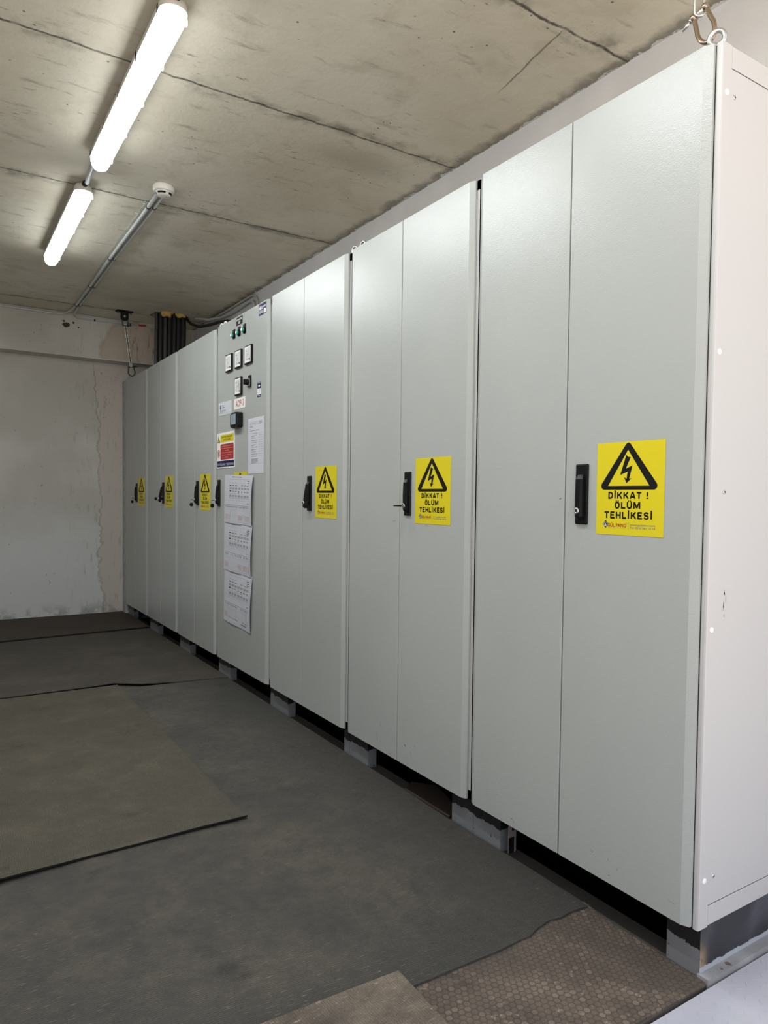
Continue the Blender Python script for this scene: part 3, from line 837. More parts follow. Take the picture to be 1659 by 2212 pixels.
# end side of nearest cabinet: corner post, rails, screwed panel, plugs
t = cabs[0]
b = nbm()
ys_ = 0.063
pts = [(0.0200, 0.0785), (0.0180, 0.0775), (0.0165, 0.0745), (0.0165, 0.0665), (0.0180, 0.0625), (0.0215, 0.0615), (0.052, 0.0615), (0.052, 0.0785)]
prism(b, pts, lambda a, c_, h: (a, c_, h), ZB-0.004, ZT+0.002)
bmesh.ops.bevel(b, geom=[e for e in b.edges if abs(e.verts[0].co.z-e.verts[1].co.z) < 1e-6], offset=0.0008, segments=2, affect='EDGES')
obj('corner_post', b, m_frame, t)
b = nbm(); rbox(b, 0.0528, XBK, 0.0612, 0.0636, 2.073, ZT, 0.0008); obj('side_rail', b, m_frame, t)
b = nbm(); rbox(b, 0.0528, XBK, 0.0612, 0.0636, ZB, 0.166, 0.0008); obj('side_rail', b, m_frame, t)
b = nbm(); rbox(b, 0.0528, XBK-0.03, 0.0624, 0.0636, 0.1675, 2.0715, 0.0005)
obj('side_panel', b, m_frame, t)
b = nbm(); box(b, 0.0514, XBK, 0.0637, 0.0645, ZB, ZT); obj('side_seal', b, m_gap, t)
b = nbm(); box(b, 0.0166, 0.045, 0.0787, 0.0797, ZB+0.01, ZT-0.01); obj('door_seal', b, m_gap, t)
for z in (2.015, 1.444, 0.814, 0.230):
    b = nbm(); lathe(b, [(0.0075, 0), (0.0072, 0.0015), (0.0055, 0.0028), (0.002, 0.0032)], (0.035, 0.0617, z), (0, -1, 0), 20); obj('plug', b, m_cap, t)
for x, z in ((0.066, 2.013), (0.070, 1.129), (0.071, 0.232)):
    b = nbm(); lathe(b, [(0.0052, 0), (0.0050, 0.0012), (0.0035, 0.002), (0.0012, 0.0021)], (x, 0.0626, z), (0, -1, 0), 16)
    lathe(b, [(0.0022, 0.0021), (0.0022, 0.0023)], (x, 0.0626, z), (0, -1, 0), 6, 1)
    o = obj('screw', b, [m_chrome, m_ink], t)
b = nbm(); box(b, 0.0285, XBK, 0.0622, 0.0632, 0.012, ZB-0.001); obj('plinth_side', b, m_pside, t)
# smudges on the side panel
b = nbm()
for k in range(7):
    x, z = 0.083+random.uniform(-.006, .006), 0.872+random.uniform(-.03, .03)
    w, h = random.uniform(.001, .003), random.uniform(.003, .009)
    v = [b.verts.new((x+a*w, 0.0622, z+c_*h)) for a, c_ in ((-1, -.5), (1, -1), (.7, .8), (-.6, 1))]; b.faces.new(v)
obj('smudge', b, m_lgrey, t)

# ------------------------------------------------------------------ instrument cabinet fittings
t = cabs[3]
dr4 = [c_ for c_ in t.children if c_.name.startswith('door')][0]
def part(name, bm, mats, label=None):
    o = obj(name, bm, mats, dr4)
    if label: tag(o, label)
    return o
def meter(yl, zt, needle, w=0.103, h=0.100, sw=False):
    y0, y1, z0, z1 = yl-w, yl, zt-h, zt
    b = nbm()
    rbox(b, -0.011, 0.001, y0, y1, z0, z1, 0.0015, 1, 0)
    s = Sheet(y1-0.006, z0+0.008, w-0.013, h-0.014, x=-0.0111, thick=0.0)
    s.rect(0, 1, 0, 1, 1, 1)
    s.rect(0.12, 0.93, 0.13, 0.90, 5, 2)
    # scale arc of little ticks
    for k in range(14):
        a = math.radians(8+k*(82-8)/13) if True else 0
        r = 0.66
        u = 0.86-r*math.cos(a)*1.0; v = 0.15+r*math.sin(a)*1.0
        s.rect(u-0.012, u+0.012, v-0.008, v+0.008, 3, 3)
    if needle == 0:
        s.poly([(0.20, 0.165), (0.80, 0.19), (0.80, 0.215), (0.20, 0.185)], 2, 4)
    else:
        s.poly([(0.62, 0.80), (0.80, 0.30), (0.84, 0.30), (0.66, 0.82)], 2, 4)
    s.rect(0.20, 0.34, 0.70, 0.78, 3, 3); s.rect(0.45, 0.52, 0.48, 0.54, 3, 3)
    s.rect(0.22, 0.32, 0.26, 0.30, 3, 3)
    s.text('V' if needle else 'A', 0.36, 0.46, 0.38, 0.50, 3, 3)
    s.ell(0.86, 0.16, 0.07, 0.07, 2, 5)
    merge(b, s.bm)
    part('voltmeter' if needle else 'ammeter', b, [m_black, m_cap, m_ink, m_grey, m_white, m_face])
meter(3.262, 1.9245, 0); meter(3.1045, 1.9245, 0); meter(2.9495, 1.9245, 0)
meter(3.1045, 1.771, 1)
for yc in (3.140, 3.0555, 2.971):
    b = nbm()
    rbox(b, -0.004, 0.0005, yc-0.0185, yc+0.0185, 2.003, 2.055, 0.004, 2, 0)
    lathe(b, [(0.0165, 0), (0.0165, 0.006), (0.0145, 0.009)], (-0.003, yc, 2.021), (-1, 0, 0), 20, 0)
    lathe(b, [(0.0135, 0.006), (0.013, 0.012), (0.0105, 0.0155), (0.0075, 0.0175)], (-0.003, yc, 2.021), (-1, 0, 0), 20, 1)
    lathe(b, [(0.0075, 0.0174), (0.0062, 0.0186), (0.003, 0.0192)], (-0.003, yc, 2.0215), (-1, 0, 0), 14, 2)
    s = Sheet(yc+0.010, 2.040, 0.020, 0.011, x=-0.0041, thick=0.0); s.text('L', 0.3, 0.6, 0.1, 0.9, 3, 1); merge(b, s.bm)
    o = part('pilot_lamp', b, [m_black, m_green, m_lens, m_lgrey], 'lit green pilot lamp in a black holder')
# selector switch
b = nbm()
rbox(b, -0.009, 0.001, 2.866, 2.914, 1.699, 1.747, 0.002, 2, 0)
rbox(b, -0.0105, -0.009, 2.869, 2.911, 1.702, 1.744, 0.001, 1, 1)
rbox(b, -0.005, 0.001, 2.868, 2.906, 1.747, 1.762, 0.001, 1, 0)
bb = nbm(); lathe(bb, [(0.0165, 0), (0.0155, 0.012), (0.013, 0.014)], (-0.010, 2.890, 1.724), (-1, 0, 0), 20); merge(b, bb, 0)
bb = nbm(); rbox(bb, -0.037, -0.012, 2.883, 2.897, 1.709, 1.739, 0.004, 2, 0); merge(b, bb, 0)
part('selector_switch', b, [m_black, m_lgrey])
# network analyser
b = nbm()
prof = []
for k in range(13):
    a = math.pi*k/12
    prof.append((3.064+0.068*math.cos(a), 1.566+0.012*math.sin(a)))
for k in range(13):
    a = math.pi+math.pi*k/12
    prof.append((3.064+0.068*math.cos(a), 1.498+0.012*math.sin(a)))
n0 = len(b.faces)
A = [b.verts.new((0.001, y, z)) for y, z in prof]; B = [b.verts.new((-0.021, y, z)) for y, z in prof]
C_ = [b.verts.new((-0.027, 3.064+(y-3.064)*0.93, 1.532+(z-1.532)*0.95)) for y, z in prof]
for P_, Q in ((A, B), (B, C_)):
    for k in range(len(prof)): b.faces.new([P_[k], P_[(k+1) % len(prof)], Q[(k+1) % len(prof)], Q[k]])
b.faces.new(C_); b.faces.new(A[::-1])
s = Sheet(3.113, 1.509, 0.076, 0.058, x=-0.0275, thick=0.0)
s.rect(0, 1, 0, 1, 1, 1)
for v in (0.8, 0.62, 0.44, 0.26): s.rect(0.35, 0.75, v-0.03, v+0.03, 2, 2)
merge(b, s.bm)
part('power_meter', b, [m_black, m_screen, m_grey], 'black power meter with a lit blue-grey display')

# eyebolts, each a thing screwed into a cabinet top
def eyebolt(x, y, z, R, r, yawd, label, m=m_chrome):
    b = nbm()
    d = Vector((math.cos(math.radians(yawd)), math.sin(math.radians(yawd)), 0))
    pts = [Vector((x, y, z+R+r*1.5)) + (d*math.cos(a) + Vector((0, 0, 1))*math.sin(a))*R for a in [2*math.pi*k/24 for k in range(24)]]
    tube(b, pts, r, 10, closed=True)
    lathe(b, [(R*0.75, 0), (R*0.75, r*0.6), (r*1.1, r*1.2), (r, R*0.7)], (x, y, z), (0, 0, 1), 18)
    return tag(obj('eyebolt', b, m), label, 'eyebolt', 'lifting eyebolts on the cabinet tops')
eyebolt(0.036, 0.090, ZT+0.002, 0.0162, 0.0056, 118, 'large shiny eyebolt on the nearest cabinet corner, holding the shackle')
eyebolt(0.045, 1.722, ZT, 0.0165, 0.0042, 100, 'eyebolt on the second cabinet top, right one of its pair')
eyebolt(0.045, 1.793, ZT, 0.0165, 0.0042, 100, 'eyebolt on the third cabinet top, left one beside its twin')
eyebolt(0.045, 3.424, ZT, 0.0165, 0.0045, 100, 'eyebolt on the instrument cabinet top, right one of its pair', m_cap)
eyebolt(0.045, 3.492, ZT, 0.0165, 0.0045, 100, 'eyebolt left of the instrument cabinet, on the next cabinet top', m_cap)

# ------------------------------------------------------------------ keys
def key(y, z, style, label, dx=0.0):
    x = -0.022-dx
    b = nbm()
    if style == 'in':       # key standing in the lock seen edge-on
        box(b, x-0.012, x+0.002, y-0.003, y+0.003, z-0.0008, z+0.0008, 1)
        rbox(b, x-0.034, x-0.010, y-0.011, y+0.011, z-0.0026, z+0.0026, 0.002, 2, 0)
    elif style == 'round':
        box(b, x-0.010, x+0.002, y-0.002, y+0.002, z-0.0008, z+0.0008, 1)
        lathe(b, [(0.009, 0), (0.0115, 0.002), (0.0115, 0.012), (0.009, 0.014)], (x-0.010, y, z), (-1, 0, 0), 18, 0)
    else:                   # key in lock with a spare hanging on its ring
        box(b, x-0.010, x+0.002, y-0.002, y+0.002, z-0.0008, z+0.0008, 1)
        rbox(b, x-0.018, x-0.005, y-0.009, y+0.009, z-0.002, z+0.002, 0.0015, 1, 0)
        pts = [Vector((x-0.014, y+0.010*math.cos(a), z-0.010+0.011*math.sin(a))) for a in [2*math.pi*k/20 for k in range(20)]]
        tube(b, pts, 0.0009, 6, closed=True, mi=1)
        lathe(b, [(0.0115, -0.0022), (0.0135, 0), (0.0115, 0.0022)], (x-0.014, y+0.004, z-0.032), (-0.75, -0.65, 0), 18, 0)
        box(b, x-0.0146, x-0.0134, y+0.0015, y+0.0055, z-0.066, z-0.043, 1)
    return tag(obj('key', b, [m_black, m_chrome]), label, 'key', 'keys in the door locks')
key(*locks[1], 'in', 'black-headed key standing in the lock of the second cabinet')
key(*locks[3], 'hang', 'key with a spare hanging, in the lock of the instrument cabinet', 0.005)
key(*locks[4], 'hang', 'key with a spare hanging, in the lock of the cabinet left of the meters', 0.003)
key(*locks[5], 'round', 'round black key knob in the lock of the second farthest cabinet', 0.017)
key(*locks[6], 'hang', 'key with a spare hanging, in the lock of the farthest cabinet')

# ------------------------------------------------------------------ stickers, plates and papers on the doors
warn_sticker(0.3825, 1.020, 0.2110, 0.2335, 'largest yellow danger sticker, on the nearest cabinet door')
warn_sticker(1.2395, 1.0165, 0.2135, 0.2315, 'yellow danger sticker on the second cabinet, right of the handle with a key')
warn_sticker(2.062, 1.0125, 0.2085, 0.2295, 'yellow danger sticker on the third cabinet, right of a handle without key')
warn_sticker(3.137, 1.011, 0.2150, 0.2305, 'yellow danger sticker mostly hidden behind the hanging papers')
warn_sticker(3.772, 1.0125, 0.2100, 0.2310, 'yellow danger sticker on the cabinet left of the instrument cabinet')
warn_sticker(4.627, 1.0145, 0.2070, 0.2315, 'yellow danger sticker on the second farthest cabinet')
warn_sticker(5.487, 1.0145, 0.2230, 0.2325, 'smallest looking yellow danger sticker, on the farthest cabinet')

s = Sheet(2.7625, 2.054, 0.104, 0.059); s.base(0)
s.poly([(0.06, 0.62), (0.17, 0.40), (0.28, 0.62), (0.17, 0.88)], 1, 1); s.ringell(0.17, 0.63, 0.06, 0.13, 0.3, 0, 2, 14)
s.text('GÜL PANO', 0.26, 0.95, 0.58, 0.80, 1, 2, 0.02)
s.rect(0.24, 0.62, 0.50, 0.54, 1, 1)
for v in (0.16, 0.25, 0.34): s.rect(0.08, 0.58, v, v+0.035, 1, 1)
s.rrect(0.66, 0.94, 0.07, 0.46, 0.05, 1, 1); s.rect(0.77, 0.84, 0.18, 0.36, 2, 2)
s.done('maker_label', [m_navy, m_cap, m_lgrey], 'navy maker label with white logo at the top right of the instrument cabinet', 'label')
s = Sheet(3.1055, 2.0665, 0.0985, 0.044); s.base(0)
s.text('KOMPRESÖR', 0.07, 0.93, 0.56, 0.86, 1, 2, 0.02); s.text('ADP', 0.33, 0.66, 0.14, 0.44, 1, 2, 0.03)
s.done('name_plate', [m_ink, m_cap], 'small black name plate above the three green lamps', 'sign')
s = Sheet(2.777, 1.631, 0.052, 0.077); s.base(1)
s.rect(0, 1, 0.58, 1, 0, 1); s.rect(0, 1, 0, 0.16, 0, 1)
s.ell(0.5, 0.76, 0.28, 0.07, 1, 2); s.rect(0.2, 0.8, 0.93, 0.96, 1, 2)
for v in (0.25, 0.33, 0.41, 0.49): s.rect(0.22, 0.45, v, v+0.02, 2, 2); s.rect(0.55, 0.75, v, v+0.02, 2, 2)
s.rect(0.2, 0.75, 0.06, 0.10, 1, 2)
s.done('inspection_sticker', [m_navy, m_cap, m_lgrey], 'small upright sticker with navy ends right of the selector switch', 'sticker')
# asset tag in a clear holder (code left out)
m_clear = mat('clear_plastic_holder', (0.62, 0.65, 0.63), 0.2)
s = Sheet(3.405, 1.583, 0.228, 0.079, x=-0.0005, thick=0.0008); s.base(0)
s.rect(0.055, 0.935, 0.17, 0.93, 1, 1)
s.poly([(0.10, 0.60), (0.145, 0.38), (0.16, 0.52), (0.18, 0.60), (0.16, 0.80), (0.13, 0.86)], 2, 2)
s.rect(0.24, 0.40, 0.70, 0.75, 3, 2); s.rect(0.24, 0.46, 0.57, 0.62, 3, 2)
for v in (0.36, 0.28): s.rect(0.10, 0.56, v, v+0.03, 3, 2)
s.rect(0.08, 0.42, 0.19, 0.215, 3, 2)
s.done('asset_tag', [m_clear, m_paper, m_ink, m_grey], 'white asset tag in a clear holder left of the ADP-3 sign', 'tag')
s = Sheet(3.1355, 1.597, 0.1765, 0.0605, x=-0.0005, thick=0.0008); s.base(0)
s.text('ADP-3', 0.15, 0.87, 0.22, 0.80, 1, 2, 0.0)
s.done('name_sign', [m_cap, m_red], 'white sign with red ADP-3 lettering', 'sign')
# safety notice
s = Sheet(3.436, 1.270, 0.313, 0.211, x=-0.0005, thick=0.0015); s.base(0)
s.rrect(0.215, 0.945, 0.725, 0.935, 0.015, 1, 1)
s.text('ELEKTRİK TEHLİKESİ', 0.28, 0.87, 0.845, 0.91, 3, 2, 0.02)
s.text('YETKİLİ HARİÇ', 0.37, 0.78, 0.765, 0.825, 3, 2, 0.02)
s.poly([(0.03, 0.725), (0.19, 0.725), (0.11, 0.93)], 3, 1); s.poly([(0.055, 0.742), (0.165, 0.742), (0.11, 0.885)], 1, 2)
s.poly([(0.105, 0.86), (0.09, 0.80), (0.11, 0.80), (0.10, 0.75), (0.13, 0.82), (0.11, 0.82)], 3, 3)
s.rrect(0.215, 0.945, 0.24, 0.675, 0.03, 2, 1)
for j, (a, c_) in enumerate(((0.25, 0.91), (0.25, 0.91), (0.45, 0.70), (0.27, 0.90), (0.31, 0.83), (0.47, 0.66))):
    v = 0.605-j*0.062
    nseg = int((c_-a)/0.055)
    for k in range(nseg):
        u = a+(c_-a)*k/nseg
        s.rect(u, u+(c_-a)/nseg*0.72, v, v+0.022, 6, 2)
s.ringell(0.11, 0.42, 0.075, 0.11, 0.25, 2, 1); s.ell(0.11, 0.415, 0.028, 0.06, 3, 1); s.poly([(0.06, 0.49), (0.15, 0.34), (0.165, 0.355), (0.075, 0.505)], 2, 3)
s.rect(0.015, 0.975, 0.035, 0.21, 4, 1)
s.text('ELEKTRİK BAKIM   TELSİZ KANALI', 0.04, 0.95, 0.075, 0.16, 5, 2, 0.01)
m_pinkt = mat('faded_white_print', (0.62, 0.22, 0.19), 0.5)
s.done('safety_sign', [m_cap, m_yel, m_red, m_ink, m_navy, m_paper, m_pinkt], 'safety sign with yellow, red and navy panels left of the power meter', 'sign')

def strip(s, u0, u1, v, h, mi, seg, fill=0.7, lay=2, jit=0.0):
    for k in range(seg):
        u = u0+(u1-u0)*k/seg
        s.rect(u, u+(u1-u0)/seg*fill, v, v+h, mi, lay)
# A4 inspection sheet
s = Sheet(2.911, 1.228, 0.226, 0.299, x=-0.0004, thick=0.0006); s.base(0)
for (a, c_, v0, v1) in ((0.09, 0.93, 0.925, 0.928), (0.09, 0.93, 0.875, 0.878), (0.09, 0.93, 0.175, 0.178)): s.rect(a, c_, v0, v1, 2, 1)
for u in (0.09, 0.93): s.rect(u, u+0.004, 0.175, 0.928, 3, 1)
s.poly([(0.13, 0.90), (0.155, 0.885), (0.18, 0.90), (0.155, 0.918)], 4, 1)
s.text('ELEKTRİK PANO KONTROL', 0.25, 0.65, 0.893, 0.906, 1, 1, 0.01)
for v in (0.915, 0.903, 0.893, 0.882): s.rect(0.70, 0.88, v, v+0.005, 2, 1)
s.rect(0.11, 0.30, 0.845, 0.852, 1, 1); s.rect(0.11, 0.34, 0.828, 0.833, 2, 1); s.rect(0.11, 0.17, 0.80, 0.806, 2, 1)
s.rect(0.11, 0.72, 0.768, 0.774, 1, 1)
for j in range(11):
    v = 0.715-j*0.041
    s.rect(0.20, 0.62-0.06*(j % 3), v, v+0.007, 2, 1)
    if j % 2: s.rect(0.20, 0.40, v-0.012, v-0.006, 2, 1)
    s.rect(0.70, 0.78, v, v+0.006, 2, 1); s.rect(0.86, 0.89, v, v+0.007, 1, 1)
for j in range(6): s.rect(0.20, 0.64, 0.262-j*0.011, 0.267-j*0.011, 2, 1)
s.rect(0.20, 0.58, 0.192, 0.198, 2, 1); s.rect(0.20, 0.38, 0.182, 0.187, 2, 1)
s.done('inspection_sheet', [m_paper, m_ink, m_grey, m_lgrey, m_pinkt], 'single printed sheet taped right of the power meter', 'paper')

def drawing_sheet(corners, x_off, kind, label, curl=0.0):
    """wiring diagram print; corners TL,TR,BR,BL as (Y,Z); sheet sags away from the door toward its right edge"""
    s = Sheet(0, 0, 1, 1, x=0, thick=0)
    gx = 10; gy = 8
    V = [[s.bm.verts.new(s.p(i/gx, j/gy, 0)) for i in range(gx+1)] for j in range(gy+1)]
    for j in range(gy):
        for i in range(gx): s.bm.faces.new([V[j][i], V[j][i+1], V[j+1][i+1], V[j+1][i]])
    def R(u0, u1, v0, v1, mi):
        n = max(1, int((u1-u0)/0.1)) 
        for k in range(n):
            s.rect(u0+(u1-u0)*k/n, u0+(u1-u0)*(k+1)/n, v0, v1, mi, 1)
    def VR(u0, u1, v0, v1, mi):
        n = max(1, int((v1-v0)/0.12))
        for k in range(n):
            s.rect(u0, u1, v0+(v1-v0)*k/n, v0+(v1-v0)*(k+1)/n, mi, 1)
    s.text('KOMPRESÖR ADP-3 TEK HAT ŞEMASI', 0.27, 0.62, 0.945, 0.968, 1, 1, 0.015)
    t0, t1 = 0.19, 0.93
    R(t0, t1, 0.905, 0.910, 3); R(t0, t1, 0.525, 0.530, 2); R(t0, t1, 0.505, 0.508, 3)
    cols = [t0+(t1-t0)*k/7 for k in range(8)]
    for u in cols[:-1]: VR(u, u+0.0025, 0.53, 0.905, 3)
    for k in range(7):
        u = cols[k]+0.012; w = (t1-t0)/7-0.03
        for v in (0.700, 0.545):
            for q in range(4): s.rect(u+w*q/4, u+w*(q+0.75)/4, v, v+0.045, 3 if q < 3 else 2, 1)
        if k < 3:
            s.rect(u, u+w*.8, 0.83, 0.836, 2, 1); s.rect(u, u+w*.9, 0.775, 0.79, 1 if k == 0 else 2, 1)
            s.rect(u, u+w*.9, 0.655, 0.675, 1 if k == 0 else 3, 1); s.rect(u, u+w*.9, 0.612, 0.617, 2, 1)
        elif k in (3, 4):
            s.rect(u+w*.3, u+w*.6, 0.64, 0.67, 1, 1); s.rect(u+w*.2, u+w*.65, 0.615, 0.625, 2, 1)
        else:
            for q in range(3): s.rect(u+w*q/3, u+w*(q+0.55)/3, 0.64, 0.67, 2, 1)
        if k in (4, 5):
            for q in (0.15, 0.6): s.rect(u+w*q, u+w*(q+.2), 0.77, 0.80, 2, 1); s.rect(u+w*q, u+w*(q+.15), 0.825, 0.835, 3, 1)
        if k == 6:
            for v in (0.875, 0.84, 0.805): s.rect(u, u+w, v, v+0.012, 1, 1)
            s.rect(u, u+w*.5, 0.775, 0.787, 1, 1)
    R(0.04, 0.93, 0.475, 0.478, 3); s.rect(0.85, 0.93, 0.425, 0.437, 5, 1)
    R(0.03, 0.92, 0.375, 0.381, 2)
    R(0.03, 0.93, 0.28, 0.283, 3)
    ticks = {0: [0.04+0.045*k for k in range(20)], 1: [0.05, .09, .13, .17, .28, .34, .40, .46, .52, .58, .64, .74, .79, .84, .89], 2: [0.05+0.052*k for k in range(10)]+[.66+.055*k for k in range(5)]}[kind]
    for u in ticks:
        s.poly([(u, 0.345), (u+0.012, 0.33), (u+0.020, 0.35), (u+0.008, 0.36)], 1, 1)
        s.rect(u+0.002, u+0.006, 0.30, 0.34, 2, 1)
    if kind == 0:
        for u in (0.26, 0.32, 0.37, 0.42, 0.47, 0.72): VR(u, u+0.006, 0.12, 0.29, 3)
        for a, c_ in ((0.05, 0.25), (0.52, 0.68), (0.76, 0.93)):
            s.rect(a, c_, 0.075, 0.17, 4, 1); s.rect(a, c_, 0.168, 0.172, 2, 1)
            n = int((c_-a)/0.035)
            for k in range(n): s.rect(a+(c_-a)*k/n, a+(c_-a)*(k+0.5)/n, 0.08, 0.16, 0, 2)
    elif kind == 1:
        for a, c_ in ((0.03, 0.21), (0.26, 0.67), (0.70, 0.94)):
            s.rect(a, c_, 0.075, 0.18, 4, 1)
            n = int((c_-a)/0.035)
            for k in range(n): s.rect(a+(c_-a)*k/n, a+(c_-a)*(k+0.6)/n, 0.085, 0.165, 0, 2)
    else:
        for u in ticks: VR(u, u+0.005, 0.11, 0.29, 3); s.rect(u-0.004, u+0.012, 0.095, 0.115, 1, 1)
        s.rect(0.02, 0.18, 0.10, 0.19, 4, 1)
        for k in range(5): s.rect(0.02+0.032*k, 0.036+0.032*k, 0.11, 0.18, 0, 2)
        R(0.65, 0.85, 0.06, 0.072, 1)
    R(0.03, 0.95, 0.03, 0.033, 3); VR(0.955, 0.958, 0.03, 0.96, 3)
    TL, TR, BR, BL = corners
    for v in s.bm.verts:
        d, u, w = -v.co.x, -v.co.y, v.co.z
        y = (TL[0]*(1-u)+TR[0]*u)*w + (BL[0]*(1-u)+BR[0]*u)*(1-w)
        z = (TL[1]*(1-u)+TR[1]*u)*w + (BL[1]*(1-u)+BR[1]*u)*(1-w)
        bow = x_off + 0.008*u*math.sin(math.pi*min(1, max(0, w)))*curl + 0.004*math.sin(u*math.pi*1.5)**2*(1-w)*curl
        v.co = Vector((-0.001 - d - bow, y, z))
    return s.done('wiring_diagram', [m_paper, m_ink, m_grey, m_lgrey, m_pink, m_blue], label, 'paper', 'wiring diagrams hanging on the instrument cabinet')
drawing_sheet([(3.292, 0.680), (2.832, 0.667), (2.855, 0.356), (3.302, 0.368)], 0.0012, 2, 'bottom sheet of the three hanging diagrams, with its lower corner curling', 1.0)
drawing_sheet([(3.290, 0.957), (2.830, 0.947), (2.845, 0.663), (3.298, 0.672)], 0.0034, 1, 'middle sheet of the three hanging diagrams', 0.9)
drawing_sheet([(3.277, 1.2305), (2.820, 1.217), (2.835, 0.944), (3.288, 0.951)], 0.0056, 0, 'top sheet of the three hanging diagrams, covering the yellow sticker', 0.9)

# ------------------------------------------------------------------ ceiling lamps
def stadium(hw, hl, n=12):
    """half-width hw, half-length hl (along Y) with round ends"""
    pts = []
    for k in range(n+1):
        a = math.pi*k/n; pts.append((hw*math.cos(a), hl-hw+hw*math.sin(a)))
    for k in range(n+1):
        a = math.pi+math.pi*k/n; pts.append((hw*math.cos(a), -(hl-hw)+hw*math.sin(a)))
    return pts
def loft(bm, levels, cx, cy, mi=0):
    rings = [[bm.verts.new((cx+a, cy+b_, z)) for a, b_ in stadium(hw, hl)] for hw, hl, z in levels]
    n = len(rings[0])
    for A, B in zip(rings, rings[1:]):
        for k in range(n):
            f = bm.faces.new([A[k], A[(k+1) % n], B[(k+1) % n], B[k]]); f.smooth = True; f.material_index = mi
    bm.faces.new(rings[0][::-1]).material_index = mi; bm.faces.new(rings[-1]).material_index = mi
def tube_lamp(cx, y0, y1, label):
    cy, hl = (y0+y1)/2, (y1-y0)/2
    t = thing('ceiling_lamp', label, 'ceiling light', (cx, cy, ZC), 'fluorescent-style ceiling lamps')
    b = nbm()
    loft(b, [(0.034, hl-0.012, 2.632), (0.040, hl-0.004, 2.620), (0.0430, hl, 2.606), (0.0430, hl, 2.594)], cx, cy)
    obj('housing', b, m_house, t)
    b = nbm()
    lv = [(0.0390, hl-0.004, 2.5938)]
    for k in range(8):
        a = math.pi/2*k/7
        lv.append((0.0390-0.024*(1-math.cos(a)), hl-0.004-0.020*(1-math.cos(a)), 2.588-0.042*math.sin(a)))
    loft(b, lv, cx, cy)
    o = obj('diffuser', b, m_lamp, t); tag(o, 'glowing white diffuser')
    ld = bpy.data.lights.new('tube_light', 'AREA'); ld.shape = 'RECTANGLE'; ld.size = 0.05; ld.size_y = (y1-y0)-0.08
    ld.energy = LAMP_W; ld.color = (0.94, 0.985, 1.0)
    lo_ = bpy.data.objects.new('tube_light', ld); COL.objects.link(lo_); lo_.parent = t
    lo_.location = (0, 0, 2.5445-ZC)
    for s_ in (-1, 1):
        for k in range(5):
            yy = y0+0.06+(y1-y0-0.12)*k/4
            b = nbm(); rbox(b, cx+s_*0.0405-0.003, cx+s_*0.0405+0.006*s_+0.003, yy-0.007, yy+0.007, 2.578, 2.615, 0.0015, 1)
            obj('clip', b, m_house, t)
    for yy in (y0+0.25, y1-0.25):
        b = nbm(); box(b, cx-0.03, cx+0.03, yy-0.012, yy+0.012, 2.630, ZC); obj('bracket', b, m_chrome, t)
    b = nbm(); tube(b, [(cx, y0+0.004, 2.622), (cx, y0-0.018, 2.622)], 0.013, 12); obj('cable_gland', b, m_blackm, t)
    return t
tube_lamp(-0.803, 1.375, 2.645, 'lit white tube lamp on the ceiling, the nearer and larger one')
tube_lamp(-0.803, 3.000, 4.270, 'lit white tube lamp on the ceiling, the farther and smaller one')
tube_lamp(-0.803, -0.250, 1.020, 'lit white tube lamp over the room entrance, above the top edge of the photo')
b = nbm(); tube(b, [(-0.800, 2.655, 2.630), (-0.798, 2.80, 2.638), (-0.797, 2.980, 2.622)], 0.010, 10)
tag(obj('conduit', b, m_cond), 'short grey conduit joining the two ceiling lamps', 'conduit')
b = nbm(); tube(b, [(-0.797, 1.355, 2.622), (-0.790, 1.20, 2.638), (-0.795, 1.030, 2.630)], 0.010, 10)
tag(obj('conduit', b, m_cond), 'grey conduit feeding the nearer lamp at the top edge of the photo', 'conduit')

# ------------------------------------------------------------------ smoke detector + its conduits
DX, DY = -0.462, 2.865
t = thing('smoke_detector', 'round white smoke detector on the ceiling at the end of two conduits', 'smoke detector', (DX, DY, ZC))
b = nbm(); lathe(b, [(0.048, 0), (0.051, 0.004), (0.051, 0.026), (0.047, 0.030), (0.040, 0.031)], (DX, DY, ZC), (0, 0, -1), 36); obj('base', b, m_white, t)
b = nbm(); lathe(b, [(0.040, 0.030), (0.039, 0.036), (0.035, 0.037), (0.035, 0.043), (0.032, 0.047), (0.020, 0.051), (0.004, 0.052)], (DX, DY, ZC), (0, 0, -1), 36)
for k in range(4):
    for q in range(8):
        a = math.radians(k*90+27+q*63/8); a2 = math.radians(k*90+27+(q+1)*63/8)
        R_ = 0.0385
        v = [b.verts.new((DX+rr*math.cos(aa), DY+rr*math.sin(aa), zz_)) for aa, rr, zz_ in ((a, R_+.0008, ZC-.0365), (a2, R_+.0008, ZC-.0365), (a2, .0345, ZC-.0445), (a, .0345, ZC-.0445))]
        f = b.faces.new(v); f.material_index = 1
lathe(b, [(0.002, 0.052), (0.002, 0.0535)], (DX+0.012, DY-0.008, ZC), (0, 0, -1), 10, 1)
obj('sensor_head', b, [m_white, m_ink], t)

